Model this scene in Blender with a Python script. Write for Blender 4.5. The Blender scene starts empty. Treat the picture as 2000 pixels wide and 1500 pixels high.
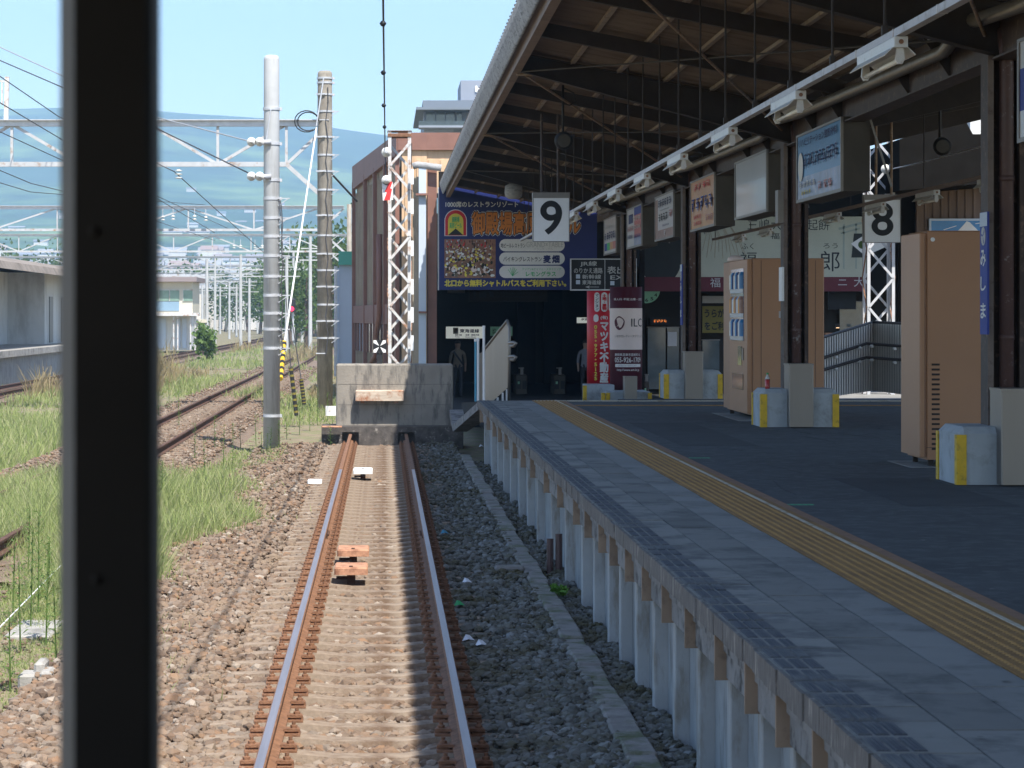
import bpy, math, random
import numpy as np
from mathutils import Vector, Matrix
random.seed(7); rng = np.random.default_rng(7)
R = math.radians
scene = bpy.context.scene
COL = scene.collection

# ------------------------------------------------------------------ camera, sky, sun, exposure
F, CX, CY, CH = 5000.0, 748.0, 617.0, 2.4          # focal length (photo px), principal point, eye height over the rail
cam = bpy.data.cameras.new('camera'); camo = bpy.data.objects.new('camera', cam); COL.objects.link(camo)
camo.location = (0, 0, CH); camo.rotation_euler = (R(90), 0, 0)
cam.sensor_width = 36; cam.lens = F/2000*36
cam.shift_x = (1000-CX)/2000; cam.shift_y = (CY-750)/2000
cam.clip_start = 0.05; cam.clip_end = 9000
cam.dof.use_dof = True; cam.dof.focus_distance = 42; cam.dof.aperture_fstop = 14
scene.camera = camo

SUN = Vector((-0.224, 0.58, -1.0)).normalized()     # direction the light travels
elev = math.asin(-SUN.z); azim = math.atan2(-SUN.x, -SUN.y)   # towards the sun, from +Y clockwise
w = bpy.data.worlds.new('World'); scene.world = w; w.use_nodes = True
nt = w.node_tree; bg = nt.nodes['Background']
sky = nt.nodes.new('ShaderNodeTexSky'); sky.sky_type = 'NISHITA'; sky.sun_disc = False
sky.sun_elevation = elev; sky.sun_rotation = azim; sky.air_density = 1.0; sky.dust_density = 0.8; sky.ozone_density = 3.0
nt.links.new(sky.outputs[0], bg.inputs[0]); bg.inputs[1].default_value = 0.15
sl = bpy.data.lights.new('sun', 'SUN'); so = bpy.data.objects.new('sun', sl); COL.objects.link(so)
sl.energy = 5.0; sl.angle = R(0.5); sl.color = (1, .95, .87)
so.rotation_euler = SUN.to_track_quat('-Z', 'Y').to_euler(); so.location = (0, 0, 60)
scene.view_settings.view_transform = 'Standard'; scene.view_settings.look = 'None'
scene.view_settings.exposure = 0.75; scene.view_settings.gamma = 1
try:
    scene.cycles.use_denoising = True; scene.cycles.max_bounces = 8; scene.cycles.diffuse_bounces = 4
    scene.cycles.volume_bounces = 0; scene.cycles.transparent_max_bounces = 12
except Exception: pass

# ------------------------------------------------------------------ helpers
def P(x, y, Y): return Vector(((x-CX)*Y/F, Y, CH-(y-CY)*Y/F))
def PX(x, Y): return (x-CX)*Y/F
def PZ(y, Y): return CH-(y-CY)*Y/F

def lin(c):
    f = lambda v: v/12.92 if v <= .04045 else ((v+.055)/1.055)**2.4
    return tuple(f(v/255) for v in c)

M = {}
def mat(name, col, rough=.75, var=.18, scale=6, metal=0, bump=0, bscale=40, dirt=None, stretch=None, island=0, emit=0, coat=0, spec=.4, leafy=0):
    m = bpy.data.materials.new(name); m.use_nodes = True; n = m.node_tree; N, L = n.nodes, n.links
    b = N['Principled BSDF']; b.inputs['Roughness'].default_value = rough; b.inputs['Metallic'].default_value = metal
    b.inputs['Specular IOR Level'].default_value = spec
    if coat: b.inputs['Coat Weight'].default_value = coat; b.inputs['Coat Roughness'].default_value = .06
    tc = N.new('ShaderNodeTexCoord'); mp = N.new('ShaderNodeMapping'); L.new(tc.outputs['Object'], mp.inputs[0])
    if stretch: mp.inputs['Scale'].default_value = stretch
    ns = N.new('ShaderNodeTexNoise'); ns.inputs['Scale'].default_value = scale; ns.inputs['Detail'].default_value = 7; ns.inputs['Roughness'].default_value = .62
    L.new(mp.outputs[0], ns.inputs['Vector'])
    rp = N.new('ShaderNodeValToRGB'); e = rp.color_ramp.elements
    e[0].position = .3; e[1].position = .7
    e[0].color = (*[max(0, c*(1-var)) for c in col], 1); e[1].color = (*[c*(1+var) for c in col], 1)
    L.new(ns.outputs['Fac'], rp.inputs[0]); out = rp.outputs[0]
    if island:
        g = N.new('ShaderNodeNewGeometry'); r2 = N.new('ShaderNodeValToRGB')
        cols = island if isinstance(island, (list, tuple)) else None
        if cols:
            el = r2.color_ramp.elements
            while len(el) < len(cols): el.new(.5)
            for i, c in enumerate(cols): el[i].position = i/(len(cols)-1); el[i].color = (*c, 1)
        L.new(g.outputs['Random Per Island'], r2.inputs[0])
        mx = N.new('ShaderNodeMix'); mx.data_type = 'RGBA'; mx.inputs[0].default_value = .72
        L.new(out, mx.inputs[6]); L.new(r2.outputs[0], mx.inputs[7]); out = mx.outputs[2]
    if dirt:
        dc, amt, ds = dirt[:3]
        d = N.new('ShaderNodeTexNoise'); d.inputs['Scale'].default_value = ds; d.inputs['Detail'].default_value = 9; d.inputs['Roughness'].default_value = .68
        mp2 = N.new('ShaderNodeMapping'); L.new(tc.outputs['Object'], mp2.inputs[0])
        if len(dirt) > 3: mp2.inputs['Scale'].default_value = dirt[3]
        L.new(mp2.outputs[0], d.inputs['Vector'])
        r = N.new('ShaderNodeValToRGB'); r.color_ramp.elements[0].position = .62-amt*.3; r.color_ramp.elements[1].position = .72-amt*.2
        L.new(d.outputs['Fac'], r.inputs[0]); mx = N.new('ShaderNodeMix'); mx.data_type = 'RGBA'
        L.new(r.outputs[0], mx.inputs[0]); L.new(out, mx.inputs[6]); mx.inputs[7].default_value = (*dc, 1); out = mx.outputs[2]
    L.new(out, b.inputs['Base Color'])
    if emit: L.new(out, b.inputs['Emission Color']); b.inputs['Emission Strength'].default_value = emit
    if bump:
        bn = N.new('ShaderNodeTexNoise'); bn.inputs['Scale'].default_value = bscale; bn.inputs['Detail'].default_value = 6
        L.new(mp.outputs[0], bn.inputs['Vector']); bp = N.new('ShaderNodeBump'); bp.inputs['Strength'].default_value = bump; bp.inputs['Distance'].default_value = .02
        L.new(bn.outputs['Fac'], bp.inputs['Height']); L.new(bp.outputs[0], b.inputs['Normal'])
    M[name] = m
    if leafy:                                              # thin leaves let light through
        tr = N.new('ShaderNodeBsdfTranslucent'); L.new(out, tr.inputs[0]); ms = N.new('ShaderNodeMixShader'); ms.inputs[0].default_value = leafy
        L.new(b.outputs[0], ms.inputs[1]); L.new(tr.outputs[0], ms.inputs[2]); L.new(ms.outputs[0], N['Material Output'].inputs[0])
    return m

def setp(o, label=None, cat=None, group=None, kind=None):
    if label: o['label'] = label
    if cat: o['category'] = cat
    if group: o['group'] = group
    if kind: o['kind'] = kind
    return o

def thing(name, loc, label, cat, group=None):
    o = bpy.data.objects.new(name, None); COL.objects.link(o); o.location = loc; o.empty_display_size = .2
    return setp(o, label, cat, group)

def wloc(o):
    v = Vector((0, 0, 0))
    while o: v += o.location; o = o.parent
    return v

class MB:
    def __init__(s): s.v = []; s.f = []; s.m = []; s.mi = 0
    def add(s, vs, fs):
        b = len(s.v); s.v += [tuple(p) for p in vs]; s.f += [tuple(b+i for i in q) for q in fs]; s.m += [s.mi]*len(fs); return s
    def box(s, x0, x1, y0, y1, z0, z1):
        return s.add([(x0,y0,z0),(x1,y0,z0),(x1,y1,z0),(x0,y1,z0),(x0,y0,z1),(x1,y0,z1),(x1,y1,z1),(x0,y1,z1)],
                     [(0,3,2,1),(4,5,6,7),(0,1,5,4),(1,2,6,5),(2,3,7,6),(3,0,4,7)])
    def bbox(s, x0, x1, y0, y1, z0, z1, c=.01):          # box with bevelled vertical edges and top
        r = [(x0+c,y0),(x1-c,y0),(x1,y0+c),(x1,y1-c),(x1-c,y1),(x0+c,y1),(x0,y1-c),(x0,y0+c)]
        q = [(min(max(x, x0+c), x1-c), min(max(y, y0+c), y1-c)) for x, y in r]
        vs = [(x,y,z0) for x,y in r]+[(x,y,z1-c) for x,y in r]+[(x,y,z1) for x,y in q]
        fs = [tuple(range(7,-1,-1))]+[(i,(i+1)%8,8+(i+1)%8,8+i) for i in range(8)]+[(8+i,8+(i+1)%8,16+(i+1)%8,16+i) for i in range(8)]+[tuple(range(16,24))]
        return s.add(vs, fs)
    def bar(s, p, q, w, h, up=(0,0,1)):
        p, q = Vector(p), Vector(q); d = (q-p).normalized(); u = Vector(up)
        if abs(d.dot(u)) > .99: u = Vector((0,1,0))
        a = d.cross(u).normalized(); b = a.cross(d).normalized(); vs = []
        for c in (p, q):
            for i, j in ((-1,-1),(1,-1),(1,1),(-1,1)): vs.append(c+a*(i*w/2)+b*(j*h/2))
        return s.add(vs, [(0,1,2,3),(7,6,5,4),(0,4,5,1),(1,5,6,2),(2,6,7,3),(3,7,4,0)])
    def tube(s, pts, r, n=8, cap=True):
        pts = [Vector(p) for p in pts]; rs = r if isinstance(r, (list, tuple)) else [r]*len(pts)
        vs = []; a = None
        for i, p in enumerate(pts):
            d = (pts[min(i+1, len(pts)-1)]-pts[max(i-1, 0)]).normalized()
            if a is None:
                a = d.cross(Vector((0,0,1)))
                if a.length < .05: a = d.cross(Vector((0,1,0)))
            a = (a-d*a.dot(d)).normalized(); b = d.cross(a)
            vs += [p+(a*math.cos(t)+b*math.sin(t))*rs[i] for t in [2*math.pi*k/n for k in range(n)]]
        fs = [(i*n+k, i*n+(k+1)%n, (i+1)*n+(k+1)%n, (i+1)*n+k) for i in range(len(pts)-1) for k in range(n)]
        if cap: fs += [tuple(range(n-1,-1,-1)), tuple((len(pts)-1)*n+k for k in range(n))]
        return s.add(vs, fs)
    def lathe(s, c, prof, n=16, axis='z'):                # prof: list of (r, t) along axis from c
        vs = []
        for r, t in prof:
            for k in range(n):
                a = 2*math.pi*k/n; x, y = r*math.cos(a), r*math.sin(a)
                vs.append({'z': (c[0]+x, c[1]+y, c[2]+t), 'y': (c[0]+x, c[1]+t, c[2]+y), 'x': (c[0]+t, c[1]+x, c[2]+y)}[axis])
        m = len(prof)
        fs = [(i*n+k, i*n+(k+1)%n, (i+1)*n+(k+1)%n, (i+1)*n+k) for i in range(m-1) for k in range(n)]
        fs += [tuple(range(n-1,-1,-1)), tuple((m-1)*n+k for k in range(n))]
        return s.add(vs, fs)
    def prism(s, poly, d):                                # poly of 3-d points, extruded by vector d
        poly = [Vector(p) for p in poly]; d = Vector(d); n = len(poly)
        return s.add(poly+[p+d for p in poly], [tuple(range(n-1,-1,-1)), tuple(range(n,2*n))]+[(i,(i+1)%n,n+(i+1)%n,n+i) for i in range(n)])
    def quad(s, a, b, c, d): return s.add([a,b,c,d], [(0,1,2,3)])
    def build(s, name, mats, parent=None, smooth=False, loc=None):
        me = bpy.data.meshes.new(name); off = wloc(parent) if parent else (Vector(loc) if loc is not None else Vector())
        me.from_pydata([(x-off.x, y-off.y, z-off.z) for x, y, z in s.v], [], s.f)
        for m in (mats if isinstance(mats, (list, tuple)) else [mats]): me.materials.append(M[m])
        if any(s.m): me.polygons.foreach_set('material_index', s.m)
        if smooth: me.polygons.foreach_set('use_smooth', [True]*len(me.polygons))
        me.update()
        import bmesh
        bm = bmesh.new(); bm.from_mesh(me); bmesh.ops.recalc_face_normals(bm, faces=bm.faces); bm.to_mesh(me); bm.free()
        o = bpy.data.objects.new(name, me); COL.objects.link(o)
        if parent: o.parent = parent
        elif loc is not None: o.location = off
        return o

def npmesh(name, V, Fc, mats, smooth=False, mi=None):      # big meshes from numpy arrays (all faces n-gons of the same size)
    me = bpy.data.meshes.new(name); nv, nf, k = len(V), len(Fc), Fc.shape[1]
    me.vertices.add(nv); me.vertices.foreach_set('co', np.asarray(V, np.float32).ravel())
    me.loops.add(nf*k); me.loops.foreach_set('vertex_index', Fc.astype(np.int32).ravel())
    me.polygons.add(nf); me.polygons.foreach_set('loop_start', np.arange(nf, dtype=np.int32)*k)
    try: me.polygons.foreach_set('loop_total', np.full(nf, k, np.int32))
    except Exception: pass
    for m in (mats if isinstance(mats, (list, tuple)) else [mats]): me.materials.append(M[m])
    if mi is not None: me.polygons.foreach_set('material_index', np.asarray(mi, np.int32))
    me.polygons.foreach_set('use_smooth', np.full(nf, smooth)); me.update(calc_edges=True); me.validate()
    o = bpy.data.objects.new(name, me); COL.objects.link(o); return o

def kids(o): return [c for c in bpy.data.objects if c.parent == o]
def dup(o, delta=(0,0,0), label=None, parent=None, children=None):
    c = o.copy(); COL.objects.link(c)
    if parent: c.parent = parent
    else: c.location = o.location+Vector(delta)
    if label: c['label'] = label
    for ch in kids(o): dup(ch, parent=c)
    return c

UX, UZ = Vector((1,0,0)), Vector((0,0,1))
_tc = {}
def glyphs(body, bold=0, spacing=1.0, line=1.0):
    key = (body, bold, spacing, line)
    if key in _tc: return _tc[key]
    c = bpy.data.curves.new('t', 'FONT'); c.body = body; c.space_character = spacing; c.space_line = line
    c.resolution_u = 10 if len(body) == 1 and ord(body) < 128 else 3; c.align_x = 'CENTER'
    o = bpy.data.objects.new('t', c); COL.objects.link(o)
    me = o.evaluated_get(bpy.context.evaluated_depsgraph_get()).to_mesh()
    V = np.array([v.co[:2] for v in me.vertices]); Fs = [tuple(p.vertices) for p in me.polygons]
    bpy.data.objects.remove(o); bpy.data.curves.remove(c)
    if not len(V): V = np.zeros((3,2)); Fs = [(0,1,2)]
    V = np.concatenate([V, np.zeros((len(V),1))], 1)
    if bold:
        q = [(0,0)]+[(math.cos(a), math.sin(a)) for a in np.arange(8 if bold > .04 else 4)*math.pi/(4 if bold > .04 else 2)]; k = len(V)
        V = np.concatenate([V+np.array([x*bold, y*bold, i*.00035]) for i, (x, y) in enumerate(q)]); Fs = [tuple(i+j*k for i in f) for j in range(len(q)) for f in Fs]
    mn, mx = V[:,:2].min(0), V[:,:2].max(0); V[:,:2] = (V[:,:2]-mn)/np.maximum(mx-mn, 1e-6); _tc[key] = (V, Fs); return _tc[key]
def put(body, m, parent, o, u, v, bold=.0, name='lettering', lift=None, spacing=1.0, line=1.0, wrap=None):
    """writing fitted in the rectangle o, o+u, o+v; wrap=(cx, cy, r) bends it round an upright cylinder"""
    V, Fs = glyphs(body, bold, spacing, line); o, u, v = Vector(o), Vector(u), Vector(v)
    b = MB(); nn_ = u.cross(v).normalized(); vs = [o+u*float(x)+v*float(y)+nn_*float(z) for x, y, z in V]
    if wrap:
        cx, cy, r = wrap; vs = [Vector((cx+(r+float(q[2]))*math.sin((p.x-cx)/r), cy-(r+float(q[2]))*math.cos((p.x-cx)/r), p.z)) for p, q in zip(vs, V)]
    b.add(vs, Fs); me = bpy.data.meshes.new(name); off = wloc(parent)
    me.from_pydata([tuple(Vector(p)-off) for p in b.v], [], b.f); me.materials.append(M[m])
    ob = bpy.data.objects.new(name, me); COL.objects.link(ob); ob.parent = parent; return ob
def putpx(body, m, parent, x0, x1, y0, y1, Y, **k):        # facing the camera's side (-Y), photo-pixel rectangle at depth Y
    a = P(x0, y1, Y); return put(body, m, parent, a, (PX(x1,Y)-PX(x0,Y),0,0), (0,0,PZ(y0,Y)-PZ(y1,Y)), **k)
def rectpx(b, x0, x1, y0, y1, Y, d=.01): b.box(PX(x0,Y), PX(x1,Y), Y, Y+d, PZ(y1,Y), PZ(y0,Y)); return b
def strokes(b, o, u, v, n, seed=0, k=6):                   # a printed line too blurred to read: short printed bars
    r = random.Random(seed); o, u, v = Vector(o), Vector(u), Vector(v); nrm = u.cross(v).normalized()*.002; cw = 1/n
    for i in range(n):
        for j in range(k):
            a = cw*(i+.08+.7*r.random()*.3); c = .05+.8*j/k+.06*r.random()
            if j % 2: p0, p1 = a, min(a+cw*(.35+.4*r.random()), cw*(i+.92)); q0, q1 = c, c+.1
            else: p0 = cw*(i+.1+.65*r.random()); p1 = p0+cw*.16; q0, q1 = c*.6, min(c*.6+.4, 1)
            b.quad(o+u*p0+v*q0+nrm, o+u*p1+v*q0+nrm, o+u*p1+v*q1+nrm, o+u*p0+v*q1+nrm)

# ------------------------------------------------------------------ materials
mat('gravel_ground', (.20,.145,.105), .95, .35, 14, bump=.8, bscale=30, dirt=((.13,.095,.07),.5,3))
mat('stone', (.20,.14,.10), .92, .3, 30, island=[(.055,.037,.027),(.175,.115,.075),(.235,.165,.115),(.165,.14,.115),(.27,.215,.165),(.095,.064,.046),(.25,.145,.08),(.125,.09,.064),(.16,.11,.075),(.40,.35,.29)], dirt=((.225,.165,.115),.36,2.0))
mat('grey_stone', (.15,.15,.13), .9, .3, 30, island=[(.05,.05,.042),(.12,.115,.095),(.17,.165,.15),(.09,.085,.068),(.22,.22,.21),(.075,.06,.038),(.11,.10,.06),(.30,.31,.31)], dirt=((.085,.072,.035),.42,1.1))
mat('sleeper', (.265,.205,.152), .92, .25, 9, bump=.35, bscale=60, dirt=((.15,.098,.064),.5,3.2))
mat('rust', (.21,.105,.058), .85, .35, 18, bump=.3, bscale=80)
mat('rust_dark', (.095,.05,.034), .9, .3, 14, bump=.3)
mat('railtop', (.42,.36,.36), .38, .15, 3, metal=.75, stretch=(8,.3,1))
mat('soil', (.22,.175,.115), 1, .4, 5, bump=.9, bscale=25, dirt=((.17,.185,.075),.5,2.6))
mat('grass', (.27,.32,.11), .85, .3, 1.2, island=[(.20,.28,.075),(.30,.38,.12),(.42,.46,.19),(.25,.33,.10),(.50,.49,.26),(.34,.42,.15),(.55,.50,.33),(.30,.37,.13)], leafy=.5)
mat('drygrass', (.34,.27,.15), .9, .25, 2, island=[(.32,.26,.13),(.40,.32,.20),(.28,.24,.10),(.42,.34,.22)], leafy=.45)
mat('leaf', (.08,.13,.035), .7, .3, 2, island=[(.05,.09,.022),(.09,.15,.035),(.12,.19,.05),(.07,.11,.03)], leafy=.45)
mat('leaf_light', (.12,.20,.05), .7, .3, 2, island=[(.09,.16,.04),(.15,.24,.06),(.18,.27,.08)], leafy=.45)
mat('bark', (.12,.09,.065), .9, .3, 8)
mat('concrete', (.36,.345,.32), .88, .2, 5, bump=.25, bscale=50, dirt=((.20,.19,.175),.45,2.4))
mat('concrete_dark', (.085,.075,.068), .9, .45, 7, bump=.35, dirt=((.30,.27,.24),.12,9))
mat('buffer_concrete', (.26,.235,.20), .9, .14, 2.2, bump=.3, bscale=22, dirt=((.13,.12,.108),.42,3,(2.4,2,.55)))
mat('pole_concrete', (.47,.48,.48), .85, .08, 3, dirt=((.36,.36,.35),.3,2.5,(3,3,.25)))
mat('pole_brown', (.30,.27,.225), .88, .2, 4, dirt=((.20,.175,.145),.5,3,(2,2,.3)))
mat('galv', (.55,.56,.58), .5, .12, 6, metal=.35)
mat('steel_white', (.60,.60,.59), .6, .08, 5, dirt=((.33,.17,.09),.34,4))
mat('gantry_paint', (.46,.47,.48), .6, .1, 5, dirt=((.30,.20,.14),.25,3))
mat('steel_lightgrey', (.50,.51,.53), .55, .1, 5, dirt=((.42,.30,.22),.14,2.2))
mat('ceramic', (.72,.71,.66), .25, .05, 5, coat=.4)
mat('wire', (.09,.09,.10), .6, .1, 3, metal=.4)
mat('wire_light', (.45,.46,.48), .5, .1, 3, metal=.4)
mat('black_paint', (.018,.018,.02), .55, .2, 6)
mat('white_paint', (.80,.80,.79), .5, .05, 4)
mat('sign_white', (.80,.82,.84), .4, .03, 3)
mat('red_paint', (.72,.05,.05), .5, .06, 4)
mat('yellow_paint', (.66,.42,.03), .6, .15, 8, dirt=((.30,.20,.04),.3,12))
mat('brown_steel', (.055,.037,.031), .6, .22, 5, dirt=((.17,.11,.08),.2,10))
mat('brown_flange_lit', (.16,.125,.108), .6, .15, 5, dirt=((.10,.07,.055),.3,8))
mat('brown_pipe', (.105,.060,.052), .5, .15, 5, dirt=((.32,.32,.32),.06,10))
mat('dark_steel', (.035,.027,.023), .7, .25, 6)
mat('fascia', (.20,.145,.12), .7, .15, 2, dirt=((.13,.09,.075),.3,1.5))
mat('slate', (.165,.125,.098), .9, .2, 1.2, dirt=((.11,.08,.06),.4,.9,(1,5,1)))
mat('slate_edge', (.36,.36,.36), .9, .2, 3, dirt=((.20,.20,.20),.4,6,(1,1,4)))
mat('purlin', (.27,.22,.18), .7, .15, 4, dirt=((.17,.10,.06),.3,5))
mat('rust_rod', (.30,.20,.13), .8, .25, 12, dirt=((.40,.33,.25),.4,8))
mat('duct', (.20,.175,.14), .38, .15, 3, metal=.5, dirt=((.12,.10,.075),.4,6))
mat('cream_metal', (.56,.55,.52), .4, .06, 6, dirt=((.30,.19,.12),.1,16))
mat('raceway', (.40,.39,.40), .5, .1, 4, dirt=((.25,.22,.20),.3,5))
mat('tube_glass', (.74,.70,.60), .25, .03, 4, coat=.3)
mat('asphalt', (.066,.070,.075), .92, .22, 1.1, bump=.35, bscale=160, dirt=((.10,.104,.108),.45,7))
mat('asphalt_patch', (.052,.055,.06), .93, .2, 2, bump=.3, bscale=150)
mat('slab', (.21,.205,.19), .88, .18, 5, island=[(.13,.13,.122),(.215,.21,.195),(.175,.172,.16),(.24,.235,.22),(.155,.152,.142)], bump=.2, bscale=70, dirt=((.105,.105,.10),.42,1.9))
mat('slab_light', (.235,.23,.215), .85, .15, 4, island=[(.20,.197,.185),(.255,.25,.235),(.225,.22,.205)], bump=.15, bscale=70, dirt=((.155,.152,.145),.4,1.5))
mat('kerb', (.23,.225,.205), .9, .2, 6, island=[(.17,.167,.155),(.25,.245,.225),(.215,.21,.195)], dirt=((.10,.10,.10),.45,2.2))
mat('kerb_face', (.16,.145,.13), .95, .4, 7, stretch=(1,6,.9), bump=.4, bscale=20, dirt=((.42,.38,.33),.22,5,(1,3.2,.6)))
mat('grip', (.075,.08,.094), .8, .2, 20, island=[(.06,.065,.08),(.085,.09,.105),(.115,.12,.125),(.075,.08,.095)], dirt=((.15,.153,.152),.42,2.2))
mat('tactile', (.30,.16,.05), .85, .14, 5, bump=.1, dirt=((.22,.115,.04),.45,1.6))
mat('tactile_dome', (.38,.215,.075), .8, .12, 9)
mat('tactile_line', (.52,.46,.36), .75, .14, 9, dirt=((.36,.27,.16),.35,3))
mat('tactile_border', (.27,.15,.09), .85, .15, 9)
mat('post_concrete', (.40,.40,.39), .85, .12, 3, dirt=((.27,.24,.20),.35,3,(2,2,.5)), bump=.15)
mat('panel_concrete', (.31,.32,.32), .88, .14, 3, dirt=((.20,.19,.18),.4,2.6,(2,2,.6)), bump=.15)
mat('beam_concrete', (.25,.24,.23), .9, .25, 4, dirt=((.07,.065,.06),.35,6), bump=.3)
mat('plywood', (.31,.22,.15), .75, .2, 4, stretch=(1,6,.4), dirt=((.20,.14,.10),.3,6))
mat('trough', (.23,.21,.19), .95, .3, 5, bump=.5, bscale=25, dirt=((.11,.12,.06),.45,4))
mat('plinth', (.40,.43,.45), .85, .1, 5, bump=.15, dirt=((.28,.29,.29),.35,3))
mat('stainless', (.25,.23,.21), .42, .05, 2, metal=.75, stretch=(1,1,.05))
mat('machine_tan', (.41,.215,.115), .45, .05, 1.2)
mat('machine_trim', (.35,.185,.10), .45, .05, 1.2)
mat('display', (.10,.13,.20), .08, .5, 18, coat=1, dirt=((.32,.36,.48),.3,26))
mat('display_shelf', (.50,.56,.62), .25, .05, 4, metal=.3)
mat('glass_dark', (.03,.04,.05), .08, .2, 3, coat=.8)
mat('window_glass', (.10,.13,.14), .1, .25, 1.2, coat=.8)
mat('green_glass', (.20,.30,.24), .15, .2, 1.2, coat=.6)
mat('billboard_blue', (.014,.024,.13), .45, .08, 1.2)
mat('orange_ink', (.62,.21,.035), .6, .08, 6)
mat('yellow_ink', (.72,.60,.08), .6, .06, 6)
mat('blue_ink', (.02,.045,.28), .6, .1, 6)
mat('navy_ink', (.02,.03,.12), .6, .1, 6)
mat('green_ink', (.05,.42,.14), .6, .1, 6)
mat('notice_dim', (.20,.165,.03), .6, .08, 6)
mat('white_ink', (.72,.72,.70), .6, .05, 6)
mat('grey_ink', (.46,.46,.45), .6, .05, 6)
mat('black_ink', (.012,.014,.018), .6, .1, 6)
mat('maroon', (.085,.012,.022), .6, .1, 3)
mat('maroon_band', (.11,.018,.026), .7, .1, 3)
mat('pale_pink', (.74,.60,.54), .5, .04, 1)
mat('red_board', (.58,.02,.03), .45, .06, 3)
mat('pill', (.72,.70,.67), .5, .04, 3)
mat('box_dark', (.060,.052,.042), .6, .15, 4)
mat('box_frame', (.22,.21,.20), .45, .1, 4, metal=.4)
mat('ad_blue', (.03,.19,.42), .32, .15, 1.5, coat=.15)
mat('ad_sky', (.20,.26,.42), .32, .35, 3, coat=.15, dirt=((.45,.42,.50),.3,4))
mat('ad_white', (.52,.52,.53), .32, .06, 1.3, coat=.15)
mat('ad_grey', (.40,.40,.40), .32, .07, 1.0, coat=.4)
mat('ad_orange', (.58,.26,.06), .32, .12, 1.2, coat=.15)
mat('ad_red', (.45,.06,.05), .32, .15, 3, coat=.15)
mat('ad_brown', (.26,.13,.09), .32, .4, 8, coat=.15)
mat('mural', (.43,.43,.335), .7, .08, 1.2)
mat('mural_shade', (.31,.35,.30), .7, .1, 2)
mat('mural_dark', (.015,.018,.016), .6, .2, 3)
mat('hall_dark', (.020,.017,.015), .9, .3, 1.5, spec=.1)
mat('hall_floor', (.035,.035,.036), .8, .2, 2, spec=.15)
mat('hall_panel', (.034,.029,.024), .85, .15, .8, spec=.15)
mat('lit_white', (.70,.74,.70), .5, .03, 2, emit=.28)
mat('lit_green', (.16,.34,.24), .5, .05, 2, emit=.08)
mat('lit_amber', (.8,.28,.06), .5, .05, 20, emit=.4)
mat('lit_warm', (.95,.62,.35), .5, .05, 8, emit=2.0)
mat('signal_red', (.9,.02,.06), .4, .05, 8, emit=2.5)
mat('tan_cladding', (.36,.295,.215), .75, .15, 1.5, dirt=((.27,.215,.155),.4,1.2,(1,1,.3)))
mat('tan_front_lit', (.62,.43,.27), .7, .1, 2, dirt=((.52,.34,.20),.35,1.3,(1.5,1,.3)))  # sunlight coloured in: brighter than the side cladding of the same building
mat('brown_trim', (.24,.12,.09), .6, .12, 2)
mat('brown_wall', (.17,.115,.085), .75, .2, 1.5, stretch=(4,1,.3), dirt=((.24,.15,.10),.3,2,(3,1,.2)))
mat('pale_blue', (.50,.57,.66), .6, .05, 1)
mat('teal', (.09,.36,.27), .6, .08, 1)
mat('hotel_wall', (.27,.30,.36), .7, .06, .4)
mat('hotel_grey', (.17,.20,.24), .7, .08, .4)
mat('house_white', (.62,.62,.60), .7, .08, .5, dirt=((.45,.44,.42),.3,.8,(1,1,.3)))
mat('house_cream', (.62,.58,.47), .7, .08, .5)
mat('house_blue', (.22,.33,.42), .6, .06, .5)
mat('roof_grey', (.24,.24,.26), .8, .2, .5, island=[(.16,.17,.20),(.26,.26,.28),(.32,.20,.16),(.20,.24,.30),(.36,.36,.36)])
mat('house_mix', (.6,.6,.58), .8, .1, .5, island=[(.62,.60,.56),(.72,.72,.72),(.50,.46,.42),(.66,.60,.50),(.45,.48,.52)])
mat('canopy_old', (.24,.205,.175), .95, .25, .8, dirt=((.15,.125,.105),.45,1))
mat('clad_metal', (.62,.59,.55), .45, .1, 3, metal=.05, stretch=(1,1,.1))
mat('rail_dark', (.05,.045,.045), .5, .1, 3)
mat('frosted', (.29,.25,.21), .35, .06, 2, metal=.25, stretch=(3,3,.2))
mat('pvc_blue', (.05,.28,.42), .4, .05, 3)
mat('timber', (.52,.43,.34), .85, .2, 5, stretch=(.6,4,4), dirt=((.30,.11,.045),.42,3))
mat('coil_orange', (.46,.235,.14), .8, .2, 14, dirt=((.25,.115,.065),.45,9), bump=.2)
mat('cab_black', (.075,.058,.047), .55, .15, 6)
mat('cab_grey', (.30,.26,.235), .6, .15, 6)
mat('skin', (.22,.14,.10), .6, .05, 5)
mat('cloth_beige', (.16,.13,.095), .9, .1, 8)
mat('cloth_white', (.14,.145,.17), .9, .1, 8)
mat('cloth_dark', (.025,.027,.035), .9, .1, 8)
mat('hair', (.012,.01,.009), .6, .1, 8)
mat('shade_black', (.012,.011,.010), 1, .2, 3, spec=.03)  # near-black puts shade into the colour of roof, shop wall and bay
mat('hills', (.022,.058,.02), 1, .6, .009, dirt=((.13,.20,.055),.36,.0035))
mat('litter', (.8,.82,.85), .5, .05, 8)
mat('bottle_red', (.5,.05,.05), .3, .2, 20, coat=.6)
mat('bottle_clear', (.62,.60,.56), .2, .1, 20, coat=.6)
mat('green_mark', (.07,.30,.15), .8, .3, 14)
mat('moss', (.10,.22,.03), .9, .3, 9)

# ------------------------------------------------------------------ terrain and hills
b = MB(); gx = [-1500,-120,-60,-30,-14,-8,-2.6,1.3,8,40,300,1500]; gy = [-60,0,20,40,60,90,140,200,300,500,800,1200]
b.add([(x,y,-.3) for y in gy for x in gx], [(j*len(gx)+i, j*len(gx)+i+1, (j+1)*len(gx)+i+1, (j+1)*len(gx)+i) for j in range(len(gy)-1) for i in range(len(gx)-1)])
setp(b.build('ground', 'soil'), kind='structure')

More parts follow.
